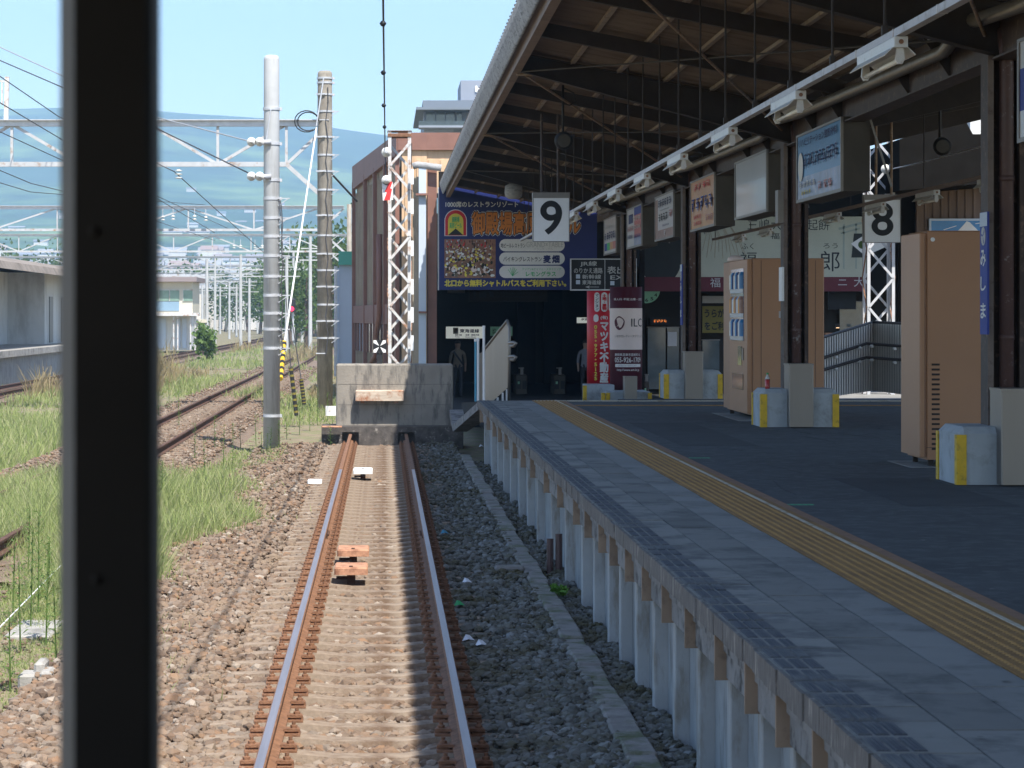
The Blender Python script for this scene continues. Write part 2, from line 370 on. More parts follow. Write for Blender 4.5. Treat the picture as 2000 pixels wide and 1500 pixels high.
def ridge(px):
    xs = [-900,0,150,300,380,450,560,650,760,900,1100,2400]; ys = [250,213,206,211,220,226,234,250,266,285,310,380]
    return np.interp(px, xs, ys)
ny, nx = 110, 150
Yv = np.linspace(900, 4300, ny); tx = np.linspace(-1000, 1500, nx)
V = []
prof_y = [900,1200,1600,2400,3200,3900,4300]; prof_t = [0,.03,.11,.27,.52,.86,1.0]
ph = rng.random((14,2))*6.28
for j, Y in enumerate(Yv):
    t = np.interp(Y, prof_y, prof_t)
    for i, px in enumerate(tx):
        X = (px-CX)/F*Y; top = CH+(CY-ridge(px))/F*4300
        n = sum(math.sin(X*k/190+ph[q,0])*math.cos(Y*k/260+ph[q,1])/k for q, k in enumerate((1,1.7,2.9,4.3,6.7,9.1)))
        V.append((X, Y, -.35+t*top+n*9*min(1, t*5)*(1-t*.75)))
V = np.array(V); idx = np.arange(ny*nx).reshape(ny,nx)
Fc = np.stack([idx[:-1,:-1],idx[:-1,1:],idx[1:,1:],idx[1:,:-1]], -1).reshape(-1,4)
hill = npmesh('hills', V, Fc, 'hills', True); setp(hill, kind='structure')

def hillz(px, Y): return -.35+np.interp(Y, prof_y, prof_t)*(CH+(CY-ridge(px))/F*4300)

# track beds
b = MB(); b.box(-2.35,1.42,5,52,-.55,-.232); setp(b.build('ballast_bed', 'gravel_ground'), kind='structure')
b = MB(); b.add([(-6.5,25,-.31),(-6.0,25,-.2),(-3.4,25,-.2),(-2.9,25,-.31),(-6.5,260,-.31),(-6.0,260,-.2),(-3.4,260,-.2),(-2.9,260,-.31)],[(0,1,5,4),(1,2,6,5),(2,3,7,6)]); b.box(-13.8,-11.4,60,300,-.5,-.2); setp(b.build('siding_bed', 'gravel_ground'), kind='structure')

# ------------------------------------------------------------------ loose stones (stuff)
ico = None
def stones(name, n, x0, x1, Y0, Y1, z, m, smin, smax, reject=None, pxmin=1.9):
    import bmesh
    bm = bmesh.new(); bmesh.ops.create_icosphere(bm, subdivisions=1, radius=1)
    bv = np.array([v.co[:] for v in bm.verts]); bf = np.array([[v.index for v in f.verts] for f in bm.faces]); bm.free()
    vars_ = [bv*(1+.34*(rng.random((len(bv),1))-.5))*np.array([1,.85+.3*rng.random(),.55+.3*rng.random()]) for _ in range(12)]
    Y = 1/(1/Y1+(1/Y0-1/Y1)*rng.random(n)); X = x0+(x1-x0)*rng.random(n)
    if reject is not None: k = ~reject(X, Y); X, Y = X[k], Y[k]
    n = len(X); s = np.maximum(smin+(smax-smin)*rng.random(n)**2.6, Y*pxmin/F/2)
    a = rng.random(n)*6.28; ti = (rng.random(n)-.5)*1.2
    zz = z(X, Y, rng.random(n)) if callable(z) else np.full(n, z)+rng.random(n)*.02
    vi = rng.integers(0, 12, n); B = np.stack(vars_)[vi]
    ca, sa, ct, st = np.cos(a), np.sin(a), np.cos(ti), np.sin(ti)
    x, y, q = B[...,0], B[...,1], B[...,2]
    y2 = y*ct[:,None]-q*st[:,None]; q2 = y*st[:,None]+q*ct[:,None]
    VV = np.stack([X[:,None]+(x*ca[:,None]-y2*sa[:,None])*s[:,None], Y[:,None]+(x*sa[:,None]+y2*ca[:,None])*s[:,None], zz[:,None]+q2*s[:,None]], -1).reshape(-1,3)
    FF = (bf[None]+(np.arange(n)*len(bv))[:,None,None]).reshape(-1,3)
    o = npmesh(name, VV, FF, m); setp(o, kind='stuff'); return o
PITCH = .56
def on_sleeper(X, Y):
    fr = np.mod(Y-11.2+PITCH/2, PITCH)-PITCH/2
    return (np.abs(fr) < .135) & (np.abs(X+.095) < 1.0) & (rng.random(len(X)) < np.where(np.abs(X+.095) > .62, .8, .985))
rail_gap = lambda X: (np.abs(np.abs(X+.095)-.566) < .11)
o = stones('brown_ballast', 58000, -2.5, .62, 11.5, 51.8, lambda X,Y,r: np.where((np.abs(X+.095)<.66), -.25+.035*r, np.where(np.abs(X+.095)<1.06, -.228+.045*r, -.20+.055*r-np.clip(-1.5-X,0,2)*.05)), 'stone', .02, .058, lambda X,Y: on_sleeper(X,Y)|rail_gap(X)|((np.abs(X+.095)<.6)&(rng.random(len(X))<.12)))
setp(o, 'loose reddish brown ballast stones around the rails', 'ballast')
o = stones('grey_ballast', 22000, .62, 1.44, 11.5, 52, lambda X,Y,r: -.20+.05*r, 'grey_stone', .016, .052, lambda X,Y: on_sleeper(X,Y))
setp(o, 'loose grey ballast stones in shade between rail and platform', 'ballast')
o = stones('siding_ballast', 9000, -6.3, -3.1, 40, 130, lambda X,Y,r: -.19+.03*r, 'stone', .03, .05, None, 2.4)
setp(o, 'pale ballast stones along the overgrown siding', 'ballast')
o = stones('verge_stones', 9000, -9, -2.0, 15, 75, lambda X,Y,r: np.where((X>-6)&(X<-3.4),-.2,-.30)+.02*r, 'stone', .012, .04)
setp(o, 'small loose stones strewn through the verge beside the siding', 'stones')
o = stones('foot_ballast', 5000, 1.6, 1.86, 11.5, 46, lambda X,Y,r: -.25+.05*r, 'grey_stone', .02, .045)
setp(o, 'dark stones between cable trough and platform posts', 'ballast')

# ------------------------------------------------------------------ the track
TX = -.095
trk = thing('railway_track', (TX, 30, -.2), 'rusty track on concrete sleepers ending at the concrete buffer', 'railway track')
prof = [(-.06,-.153),(.06,-.153),(.06,-.142),(.012,-.122),(.008,-.045),(.031,-.034),(.0325,-.008),(.025,-.001),(-.025,-.001),(-.0325,-.008),(-.031,-.034),(-.008,-.045),(-.012,-.122),(-.06,-.142)]
for s in (-1, 1):
    xc = TX+s*.566; m = MB(); m.prism([(xc+x, 4, z) for x, z in prof], (0, 48.35, 0)); r_ = m.build('rail', 'rust', trk)
    m = MB(); m.box(xc-.024, xc+.024, 4, 40, -.0015, .0012); m.build('running_surface', 'railtop', r_)
    m = MB()
    for yj in (29.3,): m.box(xc-.03,xc+.03,yj-.26,yj+.26,-.12,-.05); [m.tube([(xc-.05,yj+d,-.085),(xc+.05,yj+d,-.085)],.014,6) for d in (-.2,-.07,.07,.2)]
    m.build('fishplate', 'rust_dark', r_)
# sleeper: concave top, sloping sides
def sleeper_mb(xc, y):
    m = MB(); xs = [-1.0,-.62,-.42,-.2,.2,.42,.62,1.0]; zs = [-.178,-.165,-.168,-.192,-.192,-.168,-.165,-.178]; vs = []
    for x, z in zip(xs, zs): vs += [(xc+x,y-.125,-.36),(xc+x,y-.085,z),(xc+x,y+.085,z),(xc+x,y+.125,-.36)]
    n = len(xs); fs = [(i*4+k,i*4+k+1,(i+1)*4+k+1,(i+1)*4+k) for i in range(n-1) for k in range(3)]+[(0,1,2,3),((n-1)*4+3,(n-1)*4+2,(n-1)*4+1,(n-1)*4)]
    return m.add(vs, fs)
def clip_mb(xc, y):
    m = MB(); m.box(xc-.155,xc+.155,y-.065,y+.065,-.166,-.152)
    for s in (-1,1):
        x = xc+s*.115; m.box(x-.038,x+.038,y-.028,y+.028,-.153,-.128); m.box(min(x-s*.06,x+s*.03),max(x-s*.06,x+s*.03),y-.04,y+.04,-.14,-.122)
        m.lathe((x,y,-.128), [(.022,0),(.022,.022),(.012,.026),(.012,.045)], 6)
    return m
y0 = 11.2; first = sleeper_mb(TX, y0).build('sleeper', 'sleeper', trk); clips = [clip_mb(TX+s*.566, y0).build('rail_clip', 'rust', first) for s in (-1,1)]
for i in range(1, 72):
    c = first.copy(); COL.objects.link(c); c.parent = trk; c.location = first.location+Vector((0, i*PITCH, (random.random()-.5)*.008))
    c.rotation_euler.z = 0
    for k in clips: d = k.copy(); COL.objects.link(d); d.parent = c

# pads between the rails
def coil(px, py, wpx, label, m, Y=None):
    Y = F*(CH+.05)/(py-CY) if Y is None else Y; x = PX(px, Y); w_ = wpx*Y/F/2
    t = thing('track_beacon', (x, Y, -.19), label, 'track beacon', 'beacons between the rails')
    b = MB(); b.bbox(x-w_, x+w_, Y-.2, Y+.32, -.085, -.012, .014); b.build('pad', m, t)
    b = MB(); b.box(x-.04,x+.04,Y-.02,Y+.05,-.19,-.086); b.box(x-w_*.9,x+w_*.2,Y+.02,Y+.06,-.15,-.12); b.build('bracket', 'rust_dark', t)
    b = MB(); b.lathe((x,Y-.16,-.013),[(.018,0),(.018,.014)],8); b.build('bolt', 'rust_dark', t)
coil(690, 1077, 62, 'farther of the two close orange pads between the rails', 'coil_orange')
coil(686, 1112, 65, 'nearer of the two close orange pads between the rails', 'coil_orange')
coil(709, 920, 38, 'pale cream pad between the rails near the buffer', 'white_paint')
b = MB(); Y = 39.3; x = PX(615,Y); b.bbox(x-.11,x+.11,Y-.12,Y+.12,-.17,-.11,.01); o = b.build('marker_block', 'white_paint', loc=(x,Y,-.17)); setp(o, 'small white block lying left of the rusty rail', 'marker')

# buffer stop
BY = 52.0
bs = thing('buffer_stop', (.2, BY+.6, -.2), 'stained concrete buffer wall with a wooden beam at the track end', 'buffer stop')
b = MB(); z0, z1 = -.35, PZ(833, BY)
xl, xr = PX(628,BY), PX(905,BY); lx, rx = TX-.566, TX+.566
for a, c in ((xl, lx-.17), (lx+.17, rx-.17), (rx+.17, xr)): b.box(a, c, BY, BY+.16, z0, z1-.001)
for a in (lx, rx): b.box(a-.17,a+.17,BY,BY+.16,PZ(844,BY),z1-.001)
b.box(xl, xr, BY+.16, BY+1.3, z0, z1); b.build('plinth', 'concrete_dark', bs)
b = MB(); b.bbox(PX(656,BY+.55), PX(885,BY+.55), BY+.55, BY+1.25, z1+.001, PZ(711,BY+.55), .03); b.build('wall', 'buffer_concrete', bs)
b = MB(); [b.box(PX(660,BY+.54),PX(881,BY+.54),BY+.5475,BY+.552,z,z+.006) for z in (z1+.42,z1+.84)]; b.build('form_line', 'concrete_dark', bs)
b = MB(); tz0, tz1 = PZ(783,BY+.3), PZ(762,BY+.3); b.bbox(PX(694,BY+.3), PX(789,BY+.3), BY+.27, BY+.56, tz0, tz1, .02); b.build('bumper_beam', 'timber', bs)
b = MB()
for x in (708, 774): b.box(PX(x-4,BY+.3), PX(x+4,BY+.3), BY+.3, BY+.55, tz0-.05, tz0); 
b.build('bracket', 'rust', bs)
mk = thing('track_end_marker', P(741,700,BY+.9), 'black and white cross marker plate standing on the buffer wall', 'marker sign')
b = MB(); b.box(PX(736,BY+.9),PX(746,BY+.9),BY+.9,BY+.95,PZ(711,BY+.9)-.02,PZ(690,BY+.9)); b.build('stem', 'black_paint', mk)
b = MB(); x0,x1,zz0,zz1 = PX(729,BY+.88),PX(754,BY+.88),PZ(689,BY+.88),PZ(664,BY+.88); b.box(x0,x1,BY+.88,BY+.9,zz0,zz1); b.build('plate', 'black_paint', mk)
b = MB(); cx, cz = (x0+x1)/2, (zz0+zz1)/2
for sx in (-1,1):
    for sz in (-1,1):
        hw = (x1-x0)/2*.97; b.prism([(cx+sx*.012,BY+.875,cz+sz*.012),(cx+sx*hw,BY+.875,cz+sz*hw*.55),(cx+sx*hw,BY+.875,cz+sz*hw),(cx+sx*hw*.55,BY+.875,cz+sz*hw)],(0,.004,0))
b.build('cross', 'white_paint', mk)
b = MB(); b.box(PX(636,55),PX(657,55),55,55.02,PZ(812,55),PZ(793,55)); t = b.build('notice_plate', 'white_paint', loc=P(646,812,55)); setp(t, 'small white notice plate in the weeds beside the buffer', 'notice'); 
q = MB(); rectpx(q, 642,646,799,803,54.99,.004); q.build('symbol', 'pale_pink', t)

# ------------------------------------------------------------------ sidings
def siding(xc, Y0, Y1, label, sleepers=0):
    t = thing('railway_siding', (xc, Y0, -.2), label, 'railway track', 'old sidings in the grass')
    for s in (-1,1):
        m = MB(); m.prism([(xc+s*.55+x, Y0, z) for x, z in prof], (0, Y1-Y0, 0)); m.build('rail', 'rust_dark', t)
    if sleepers:
        m = MB(); m.box(xc-1.05,xc+1.05,45,45.2,-.3,-.16); f0 = m.build('wood_sleeper', 'sleeper', t)
        for i in range(1, sleepers):
            c = f0.copy(); COL.objects.link(c); c.parent = t; c.location = f0.location+Vector((0,i*.75,0))
siding(-4.66, 24, 240, 'dark rusty siding rails crossing the grass left of the grey pole', 95)
siding(-12.6, 60, 300, 'farthest siding beside the old platform')

# ------------------------------------------------------------------ platform
EX, PZT = 1.69, .88
pf = thing('station_platform', (EX, 27, -.3), 'grey slab platform with yellow tactile strip and asphalt surface', 'platform')
b = MB(); b.box(3.26, 14, -6, 46, .3, PZT-.004); b.box(4.3,14,46,46.9,.3,PZT-.004); b.build('asphalt_surface', 'asphalt', pf)
rs = random.Random(3)
b = MB(); f = MB(); y = 4.0
while y < 45.9:
    y2 = min(y+.35, 46); dz = (rs.random()-.5)*.006; dx = (rs.random()-.5)*.012
    b.box(EX+dx+.02, 2.085, y+.004, y2-.004, PZT-.1, PZT+dz); f.box(EX+dx, EX+dx+.0195, y+.003, y2-.003, PZT-.105-rs.random()*.008, PZT+dz-.002); y = y2
b.build('kerb_slabs', 'kerb', pf); f.build('kerb_face', 'kerb_face', pf)
b = MB(); y = 4.0
while y < 45.9:
    y2 = min(y+.9, 46); dz = (rs.random()-.5)*.006; b.box(2.095, 2.40, y+.004, y2-.005, PZT-.08, PZT+dz); y = y2
b.build('paving_slabs', 'slab', pf)
b = MB(); y = 4.3
while y < 45.9:
    y2 = min(y+.62, 46); dz = (rs.random()-.5)*.004; b.box(2.41, 2.672, y+.003, y2-.003, PZT-.08, PZT+dz); y = y2
b.build('pale_slabs', 'slab_light', pf)
b = MB(); b.box(EX+.06, 3.3, 3, 46, PZT-.2, PZT-.1); b.build('deck', 'beam_concrete', pf)
b = MB(); y = 4.03
while y < 45.8:
    for x in (EX+.035, EX+.10, EX+.165):
        for k in range(3): b.box(x+k*.015, x+k*.015+.011, y, y+.27, PZT, PZT+.007)
        b.box(x-.003,x+.046,y-.003,y+.273,PZT-.003,PZT+.0045)
    y += .35
b.build('grip_strips', 'grip', pf)
b = MB(); y = 4.0
while y < 45.9: b.box(2.68, 3.17, y+.002, y+.298, PZT-.03, PZT+.006); y += .3
b.build('tactile_strip', 'tactile', pf)
b = MB(); b.box(3.172,3.255,4,46,PZT-.03,PZT+.003); b.build('strip_border', 'tactile_border', pf)
b = MB(); y = 4.0
while y < 45.9: b.box(3.085, 3.113, y+.006, y+.294, PZT, PZT+.011); y += .3
b.build('inner_line', 'tactile_line', pf)
# domes
n = int(41.9/.06); yy = 4.03+np.arange(n)*.06; xx = 2.722+np.arange(6)*.064
gx_, gy_ = np.meshgrid(xx, yy); gx_, gy_ = gx_.ravel(), gy_.ravel(); k6 = np.arange(6)*math.pi/3
low = np.stack([gx_[:,None]+.017*np.cos(k6), gy_[:,None]+.017*np.sin(k6), np.full((len(gx_),6), PZT+.004)], -1)
top = np.stack([gx_[:,None]+.010*np.cos(k6), gy_[:,None]+.010*np.sin(k6), np.full((len(gx_),6), PZT+.012)], -1)
VV = np.concatenate([low, top], 1).reshape(-1,3); base = (np.arange(len(gx_))*12)[:,None,None]
sd = np.array([[i,(i+1)%6,6+(i+1)%6,6+i] for i in range(6)]+[[6,7,8,9],[6,9,10,11]])
dm = npmesh('tactile_domes', VV-np.array(wloc(pf)), (sd[None]+base).reshape(-1,4), 'tactile_dome'); dm.parent = pf; dm['kind'] = 'stuff'
b = MB(); y = 2.7
while y < 13: b.box(y, y+.28, 45.62, 45.9, PZT-.02, PZT+.008); y += .3
b.build('end_strip', 'tactile_line', pf)
b = MB(); y = 3.27
while y < 13: b.box(y, y+.285, 43.3, 43.62, PZT-.03, PZT+.006); y += .3
b.build('cross_strip', 'tactile', pf)
# support posts, wall panels, edge beam
posts = [10.2,11.15,12.1,13.2,14.5,15.7,16.9,18.07,19.3,20.3,21.7,23.0,25.1,27.2,29.7,31.7,33.7,36.0,38.0,39.9,42.2,45.2]
b = MB(); b.box(EX+.075, EX+.2, 3, 46, PZT-.34, PZT-.21); b.build('edge_beam', 'beam_concrete', pf)
for i, y in enumerate(posts):
    b = MB(); b.bbox(EX+.10, EX+.25, y, y+.12, -.4, PZT-.341, .008); b.build('support_post', 'post_concrete', pf)
    if i+1 < len(posts):
        b = MB(); b.box(EX+.19, EX+.24, y+.122, posts[i+1]-.002, -.4, PZT-.345); pn = b.build('wall_panel', 'panel_concrete', pf)
        if i % 2 == 0 or i < 6:
            b = MB(); ym = y+.122+(posts[i+1]-y)*.35; b.lathe((EX+.178,ym,-.02),[(.035,0),(.035,.012)],12,'x'); b.build('drain_cap', 'beam_concrete', pn)
    b = MB(); b.box(EX+.015, EX+.13, y-.045, y-.02, PZT-.36+.01*rs.random(), PZT-.112); b.build('cover_board', 'plywood', pf)
# cable trough
b = MB(); y = 10.5
while y < 47:
    L_ = .5+.1*rs.random(); o_ = (rs.random()-.5)*.03; b.bbox(1.40+o_, 1.585+o_, y, y+L_-.008, -.4, -.135+(rs.random()-.5)*.03, .015); y += L_
o = b.build('cable_trough', 'trough', loc=(1.5,28,-.3)); setp(o, 'mossy concrete cable trough along the foot of the platform', 'cable trough')
b = MB(); b.bbox(1.12,1.42,25.6,25.85,-.3,-.11,.02); o = b.build('trough_cover', 'trough', loc=(1.3,25.7,-.3)); setp(o, 'flat concrete slab jutting from the cable trough to the track', 'slab')
b = MB(); [b.tube([(EX+.02+.09*k,26.2,-.3),(EX+.02+.09*k,26.2,.12+.05*k)],.035,8) for k in (0,1)]; o = b.build('drain_pipes', 'brown_pipe', loc=(EX,26.2,-.3)); setp(o, 'pair of short reddish pipes rising at the platform foot', 'pipes')

# sloping floor and the end of the platform
b = MB(); b.add([(1.9,46,.3),(14,46.9,.3),(14,62,.1),(1.9,62,.1),(1.9,46.02,.86),(4.29,46.02,.86),(14,46.92,.86),(14,62,.30),(1.9,62,.30)], [(4,5,6,7,8),(0,4,8,3),(0,1,6,5,4)]); 
setp(b.build('ramp', 'hall_floor'), kind='structure')
b = MB(); b.box(1.0,26,62,92,-.3,.05); setp(b.build('concourse_floor', 'hall_floor'), kind='structure')
st = thing('end_ramp', P(905,830,49), 'short sloping concrete ramp from platform corner to the buffer', 'ramp')
b = MB(); b.prism([(EX+.02,45.9,PZT-.02),(EX+.45,45.9,PZT-.02),(1.62,49.5,.30),(1.35,49.5,.30)], (0,0,-.14)); b.build('slope', 'beam_concrete', st)
b = MB(); b.prism([(1.35,49.5,.30),(1.62,49.5,.30),(1.62,51.9,.5),(1.35,51.9,.5)], (0,0,-.14)); b.build('landing', 'beam_concrete', st)
# ------------------------------------------------------------------ end railing
er = thing('stair_screen', P(970,783,46.2), 'tall metal screen with slanting top at the platform end', 'screen')
A = lambda x, y: P(x, y, 47.4-(x-946)*.022)
b = MB(); b.prism([A(946,783),A(963,783),A(993,756),A(994,630),A(990,627),A(947,684)], (0,.05,0)); b.build('screen_panel', 'frosted', er)
b = MB(); b.prism([P(928,783,46.6),P(946,783,46.6),P(946,684,46.6),P(938,690,46.6),P(928,688,46.6)], (0,.03,0)); b.build('lower_panel', 'frosted', er)
b = MB(); b.tube([A(994,783),A(995,640),A(991,626),A(946,683)], .026, 8); b.build('frame', 'stainless', er, True)
b = MB(); [b.tube([A(x,783),A(x,y)],.02,6) for x, y in ((972,776),(982,767),(990,760))]; b.build('post', 'galv', er)
for y in (670,697): b = MB(); b.tube([A(994,y),A(1004,y-1),A(1008,y),A(1004,y+6),A(998,y+5)], .03, 8); b.build('handrail', 'stainless', er, True)
for x, y0_, m, lab in ((929,663,'pvc_blue','blue pipe with white cap standing at the platform corner'),(933.5,661,'white_paint','thin white pipe beside the blue one at the platform corner'),(945,637,'white_paint','tallest white pipe against the stair screen')):
    b = MB(); b.tube([P(x,784,46.3),P(x,y0_,46.3)], .021 if m=='pvc_blue' else .023, 8); o = b.build('standing_pipe', m, loc=P(x,784,46.3)); setp(o, lab, 'pipe', 'pipes at the platform corner')
    b = MB(); b.tube([P(x,y0_+4,46.3),P(x,y0_-1,46.3)], .027, 8); b.build('pipe_cap', 'white_paint', o)

# ------------------------------------------------------------------ canopy over the platform
FX, SLOPE = 1.83, .195
def rz(X, off=0): return CH+3.70-SLOPE*(min(X, 5.75)-FX)+(.2*(X-5.75) if X > 5.75 else 0)+off
cn = thing('platform_canopy', (5.75, 35, PZT), 'brown steel platform canopy with corrugated slate roof on posts', 'canopy')
Y0C, Y1C = -8.0, 72.52
# corrugated roof sheets: corrugations run up the slope (along X); waves along Y
def corr(xa, xb, za, zb, Y0, Y1, amp, pitch, step):
    ys = np.arange(Y0, Y1+1e-6, step); zw = amp*np.sin(2*math.pi*ys/pitch); n = len(ys)
    V = np.concatenate([np.stack([np.full(n,xa),ys,za+zw],-1), np.stack([np.full(n,xb),ys,zb+zw],-1)])
    i = np.arange(n-1); return V, np.stack([i,i+1,n+i+1,n+i],-1)
def addsheet(name, V, Fc, m, parent):
    o = npmesh(name, V-np.array(wloc(parent)), Fc, m); o.parent = parent; return o
V1,F1 = corr(1.72, 5.7, rz(FX)+.03, rz(5.75), Y0C, Y1C, .017, .13, .0325); addsheet('left_roof_sheet', V1, F1, 'slate', cn)
V1,F1 = corr(5.8, 13.6, rz(5.75), rz(13.6), Y0C, 52, .017, .13, .0325); addsheet('right_roof_sheet', V1, F1, 'slate', cn)
V1,F1 = corr(5.8, 9.4, rz(5.75), rz(9.4), 52, Y1C, .017, .13, .0325); addsheet('far_roof_sheet', V1, F1, 'slate', cn)
# upper skin so that no sun passes between sheets
b = MB(); b.box(5.6,5.9,Y0C,Y1C,rz(5.75)-.02,rz(5.75)+.06); b.build('valley_gutter', 'dark_steel', cn)
# eave apron of curved slate
pf_ = [(1.74,.17),(1.66,.145),(1.625,.08),(1.63,-.02),(1.66,-.13),(1.70,-.24)]
ys = np.arange(Y0C, Y1C+.4, .0325); n = len(ys); V = []
for x, z in pf_:
    wv = .017*np.sin(2*math.pi*ys/.13); V.append(np.stack([np.full(n,x)-wv*(1 if z < .1 else .3), ys, np.full(n, rz(FX)+z)+wv*(.1 if z < .1 else 1)], -1))
nr = len(pf_); V = np.concatenate(V); i = np.arange(n-1); Fc = np.concatenate([np.stack([r*n+i,r*n+i+1,(r+1)*n+i+1,(r+1)*n+i],-1) for r in range(nr-1)])
ap = addsheet('eave_slates', V, Fc, 'slate_edge', cn)
sol = ap.modifiers.new('t', 'SOLIDIFY'); sol.thickness = .014
b = MB(); 
for y in np.arange(2, 72, .39): b.tube([(1.60,y,rz(FX)+.09),(1.66,y,rz(FX)+.11)],.012,5)
b.build('slate_hooks', 'dark_steel', cn)
b = MB(); b.box(FX-.04,FX,Y0C,Y1C,rz(FX)-.34,rz(FX)-.035); b.box(FX,FX+.07,Y0C,Y1C,rz(FX)-.34,rz(FX)-.315); b.build('fascia', 'fascia', cn)
# rafters
raf = [-4.4+3.98*k for k in range(20)]
pil_y = [23.5, 35.4, 47.3, 59.4]
deep = [11.6, 23.5, 35.4, 47.3, 59.4]
for dy in deep:
    b = MB(); xa, xb = FX+.02, 5.7
    b.prism([(xa,dy-.01,rz(xa)-.07),(xb,dy-.01,rz(xb)-.07),(xb,dy-.01,rz(xb)-.56),(xa,dy-.01,rz(xa)-.30)], (0,.02,0))
    b.prism([(xa,dy-.09,rz(xa)-.30),(xb,dy-.09,rz(xb)-.56),(xb,dy-.09,rz(xb)-.575),(xa,dy-.09,rz(xa)-.315)], (0,.18,0))
    b.prism([(xa,dy-.09,rz(xa)-.055),(xb,dy-.09,rz(xb)-.055),(xb,dy-.09,rz(xb)-.07),(xa,dy-.09,rz(xa)-.07)], (0,.18,0))
    b.build('main_girder', 'dark_steel', cn)
    if dy < 52:
        b = MB(); b.prism([(5.8,dy-.06,rz(5.8)-.07),(13.5,dy-.06,rz(13.5)-.07),(13.5,dy-.06,rz(13.5)-.28),(5.8,dy-.06,rz(5.8)-.56)], (0,.12,0)); b.build('main_girder', 'dark_steel', cn)
for i in range(5):
    for k in (1,2):
        dy = deep[i]+11.9*k/3; b = MB(); xa, xb = FX+.02, 5.7
        b.prism([(xa,dy-.05,rz(xa)-.07),(xb,dy-.05,rz(xb)-.07),(xb,dy-.05,rz(xb)-.25),(xa,dy-.05,rz(xa)-.25)], (0,.10,0)); b.build('rafter', 'dark_steel', cn)
        if dy < 52: b = MB(); b.prism([(5.8,dy-.05,rz(5.8)-.07),(13.5,dy-.05,rz(13.5)-.07),(13.5,dy-.05,rz(13.5)-.25),(5.8,dy-.05,rz(5.8)-.25)], (0,.10,0)); b.build('rafter', 'dark_steel', cn)
for x in (1.98,2.62,3.26,3.9,4.54,5.18):
    b = MB(); b.prism([(x-.03,Y0C,rz(x)-.025),(x+.03,Y0C,rz(x)-.025),(x+.03,Y0C,rz(x)-.068),(x-.03,Y0C,rz(x)-.068)], (0,Y1C-Y0C,0)); b.build('purlin', 'purlin', cn)
for x in (6.4,7.2,8.0,8.8,9.6,10.4,11.2,12.0,12.8):
    b = MB(); b.prism([(x-.03,Y0C,rz(x)-.025),(x+.03,Y0C,rz(x)-.025),(x+.03,Y0C,rz(x)-.068),(x-.03,Y0C,rz(x)-.068)], (0,52-Y0C,0)); b.build('purlin', 'purlin', cn)
# tie rods: straight and crossed
for i in range(4):
    a, c = deep[i], deep[i+1]
    b = MB(); b.tube([(FX+.02,a,rz(FX)-.36),(5.6,a+.4,rz(FX)-.36)], .022, 6); b.build('tie_rod', 'rust_rod', cn)
    b = MB(); b.tube([(FX+.1,a+.1,rz(FX)-.33),(5.5,c-.1,rz(5.5)-.42)], .018, 6); b.build('cross_brace', 'rust_rod', cn)
    b = MB(); b.tube([(5.5,a+.1,rz(5.5)-.42),(FX+.1,c-.1,rz(FX)-.33)], .012, 6); b.build('cross_brace', 'dark_steel', cn)
# longitudinal girder on the pillar line
b = MB(); b.box(5.66,5.69,Y0C,64,rz(5.75)-.58,rz(5.75)-.1); b.box(5.55,5.80,Y0C,64,rz(5.75)-.60,rz(5.75)-.582); b.build('long_girder', 'brown_steel', cn)
for y in (13.5,17.5,19.5,25.5,27.5,31.5,33.4,37.4,39.4,43.4,45.3,49.3,51.3,55.3):
    b = MB(); b.prism([(5.655,y,rz(5.75)-.12),(5.655,y,rz(5.75)-.57),(5.35,y,rz(5.35)-.2)],(0,.02,0)); b.build('gusset_plate', 'dark_steel', cn)
def pillar(y, z0=PZT):
    b = MB(); zt = rz(5.75)-.56; x0, x1 = 5.52, 5.86
    b.box(x0,x0+.05,y-.14,y+.14,z0,zt); b.box(x1-.05,x1,y-.14,y+.14,z0,zt); b.box(x0+.05,x1-.05,y-.01,y+.01,z0,zt); p = b.build('pillar', 'brown_steel', cn)
    b = MB(); b.box(x0-.002,x0+.052,y-.146,y-.1405,z0,zt); b.build('lit_flange_edge', 'brown_flange_lit', p)  # paler strip paints skylight onto the front of the left flange
    b = MB(); xm = 5.70; b.tube([(xm,y-.10,z0),(xm,y-.10,zt-.12),(xm,y-.08,zt+.05),(xm,y,zt+.25)], .066, 14); 
    for z in (z0+1.3,z0+2.75): b.tube([(xm,y-.10,z),(xm,y-.10,z+.05)], .072, 14)
    b.build('downpipe', 'brown_pipe', p, True)
for y in pil_y: pillar(y, PZT if y < 50 else .4)
pillar(11.6)
# silver duct snaking along the girder
b = MB(); pts = []
for i in range(5):
    y = ([11.6]+pil_y)[i]
    pts += [(5.45,y-1.6,PZ(60,24.1)-.03),(5.36,y-.5,PZ(60,24.1)-.02),(5.42,y,PZ(60,24.1)+.03),(5.38,y+.5,PZ(60,24.1)-.05),(5.48,y+1.5,PZ(60,24.1)-.1),(5.5,y+5.5,PZ(60,24.1)-.06)]
b.tube(pts, .068, 12); o = b.build('service_duct', 'duct', None, True, loc=(5.45,35,5)); setp(o, 'silvery lagged duct snaking along the girder over the signs', 'duct')

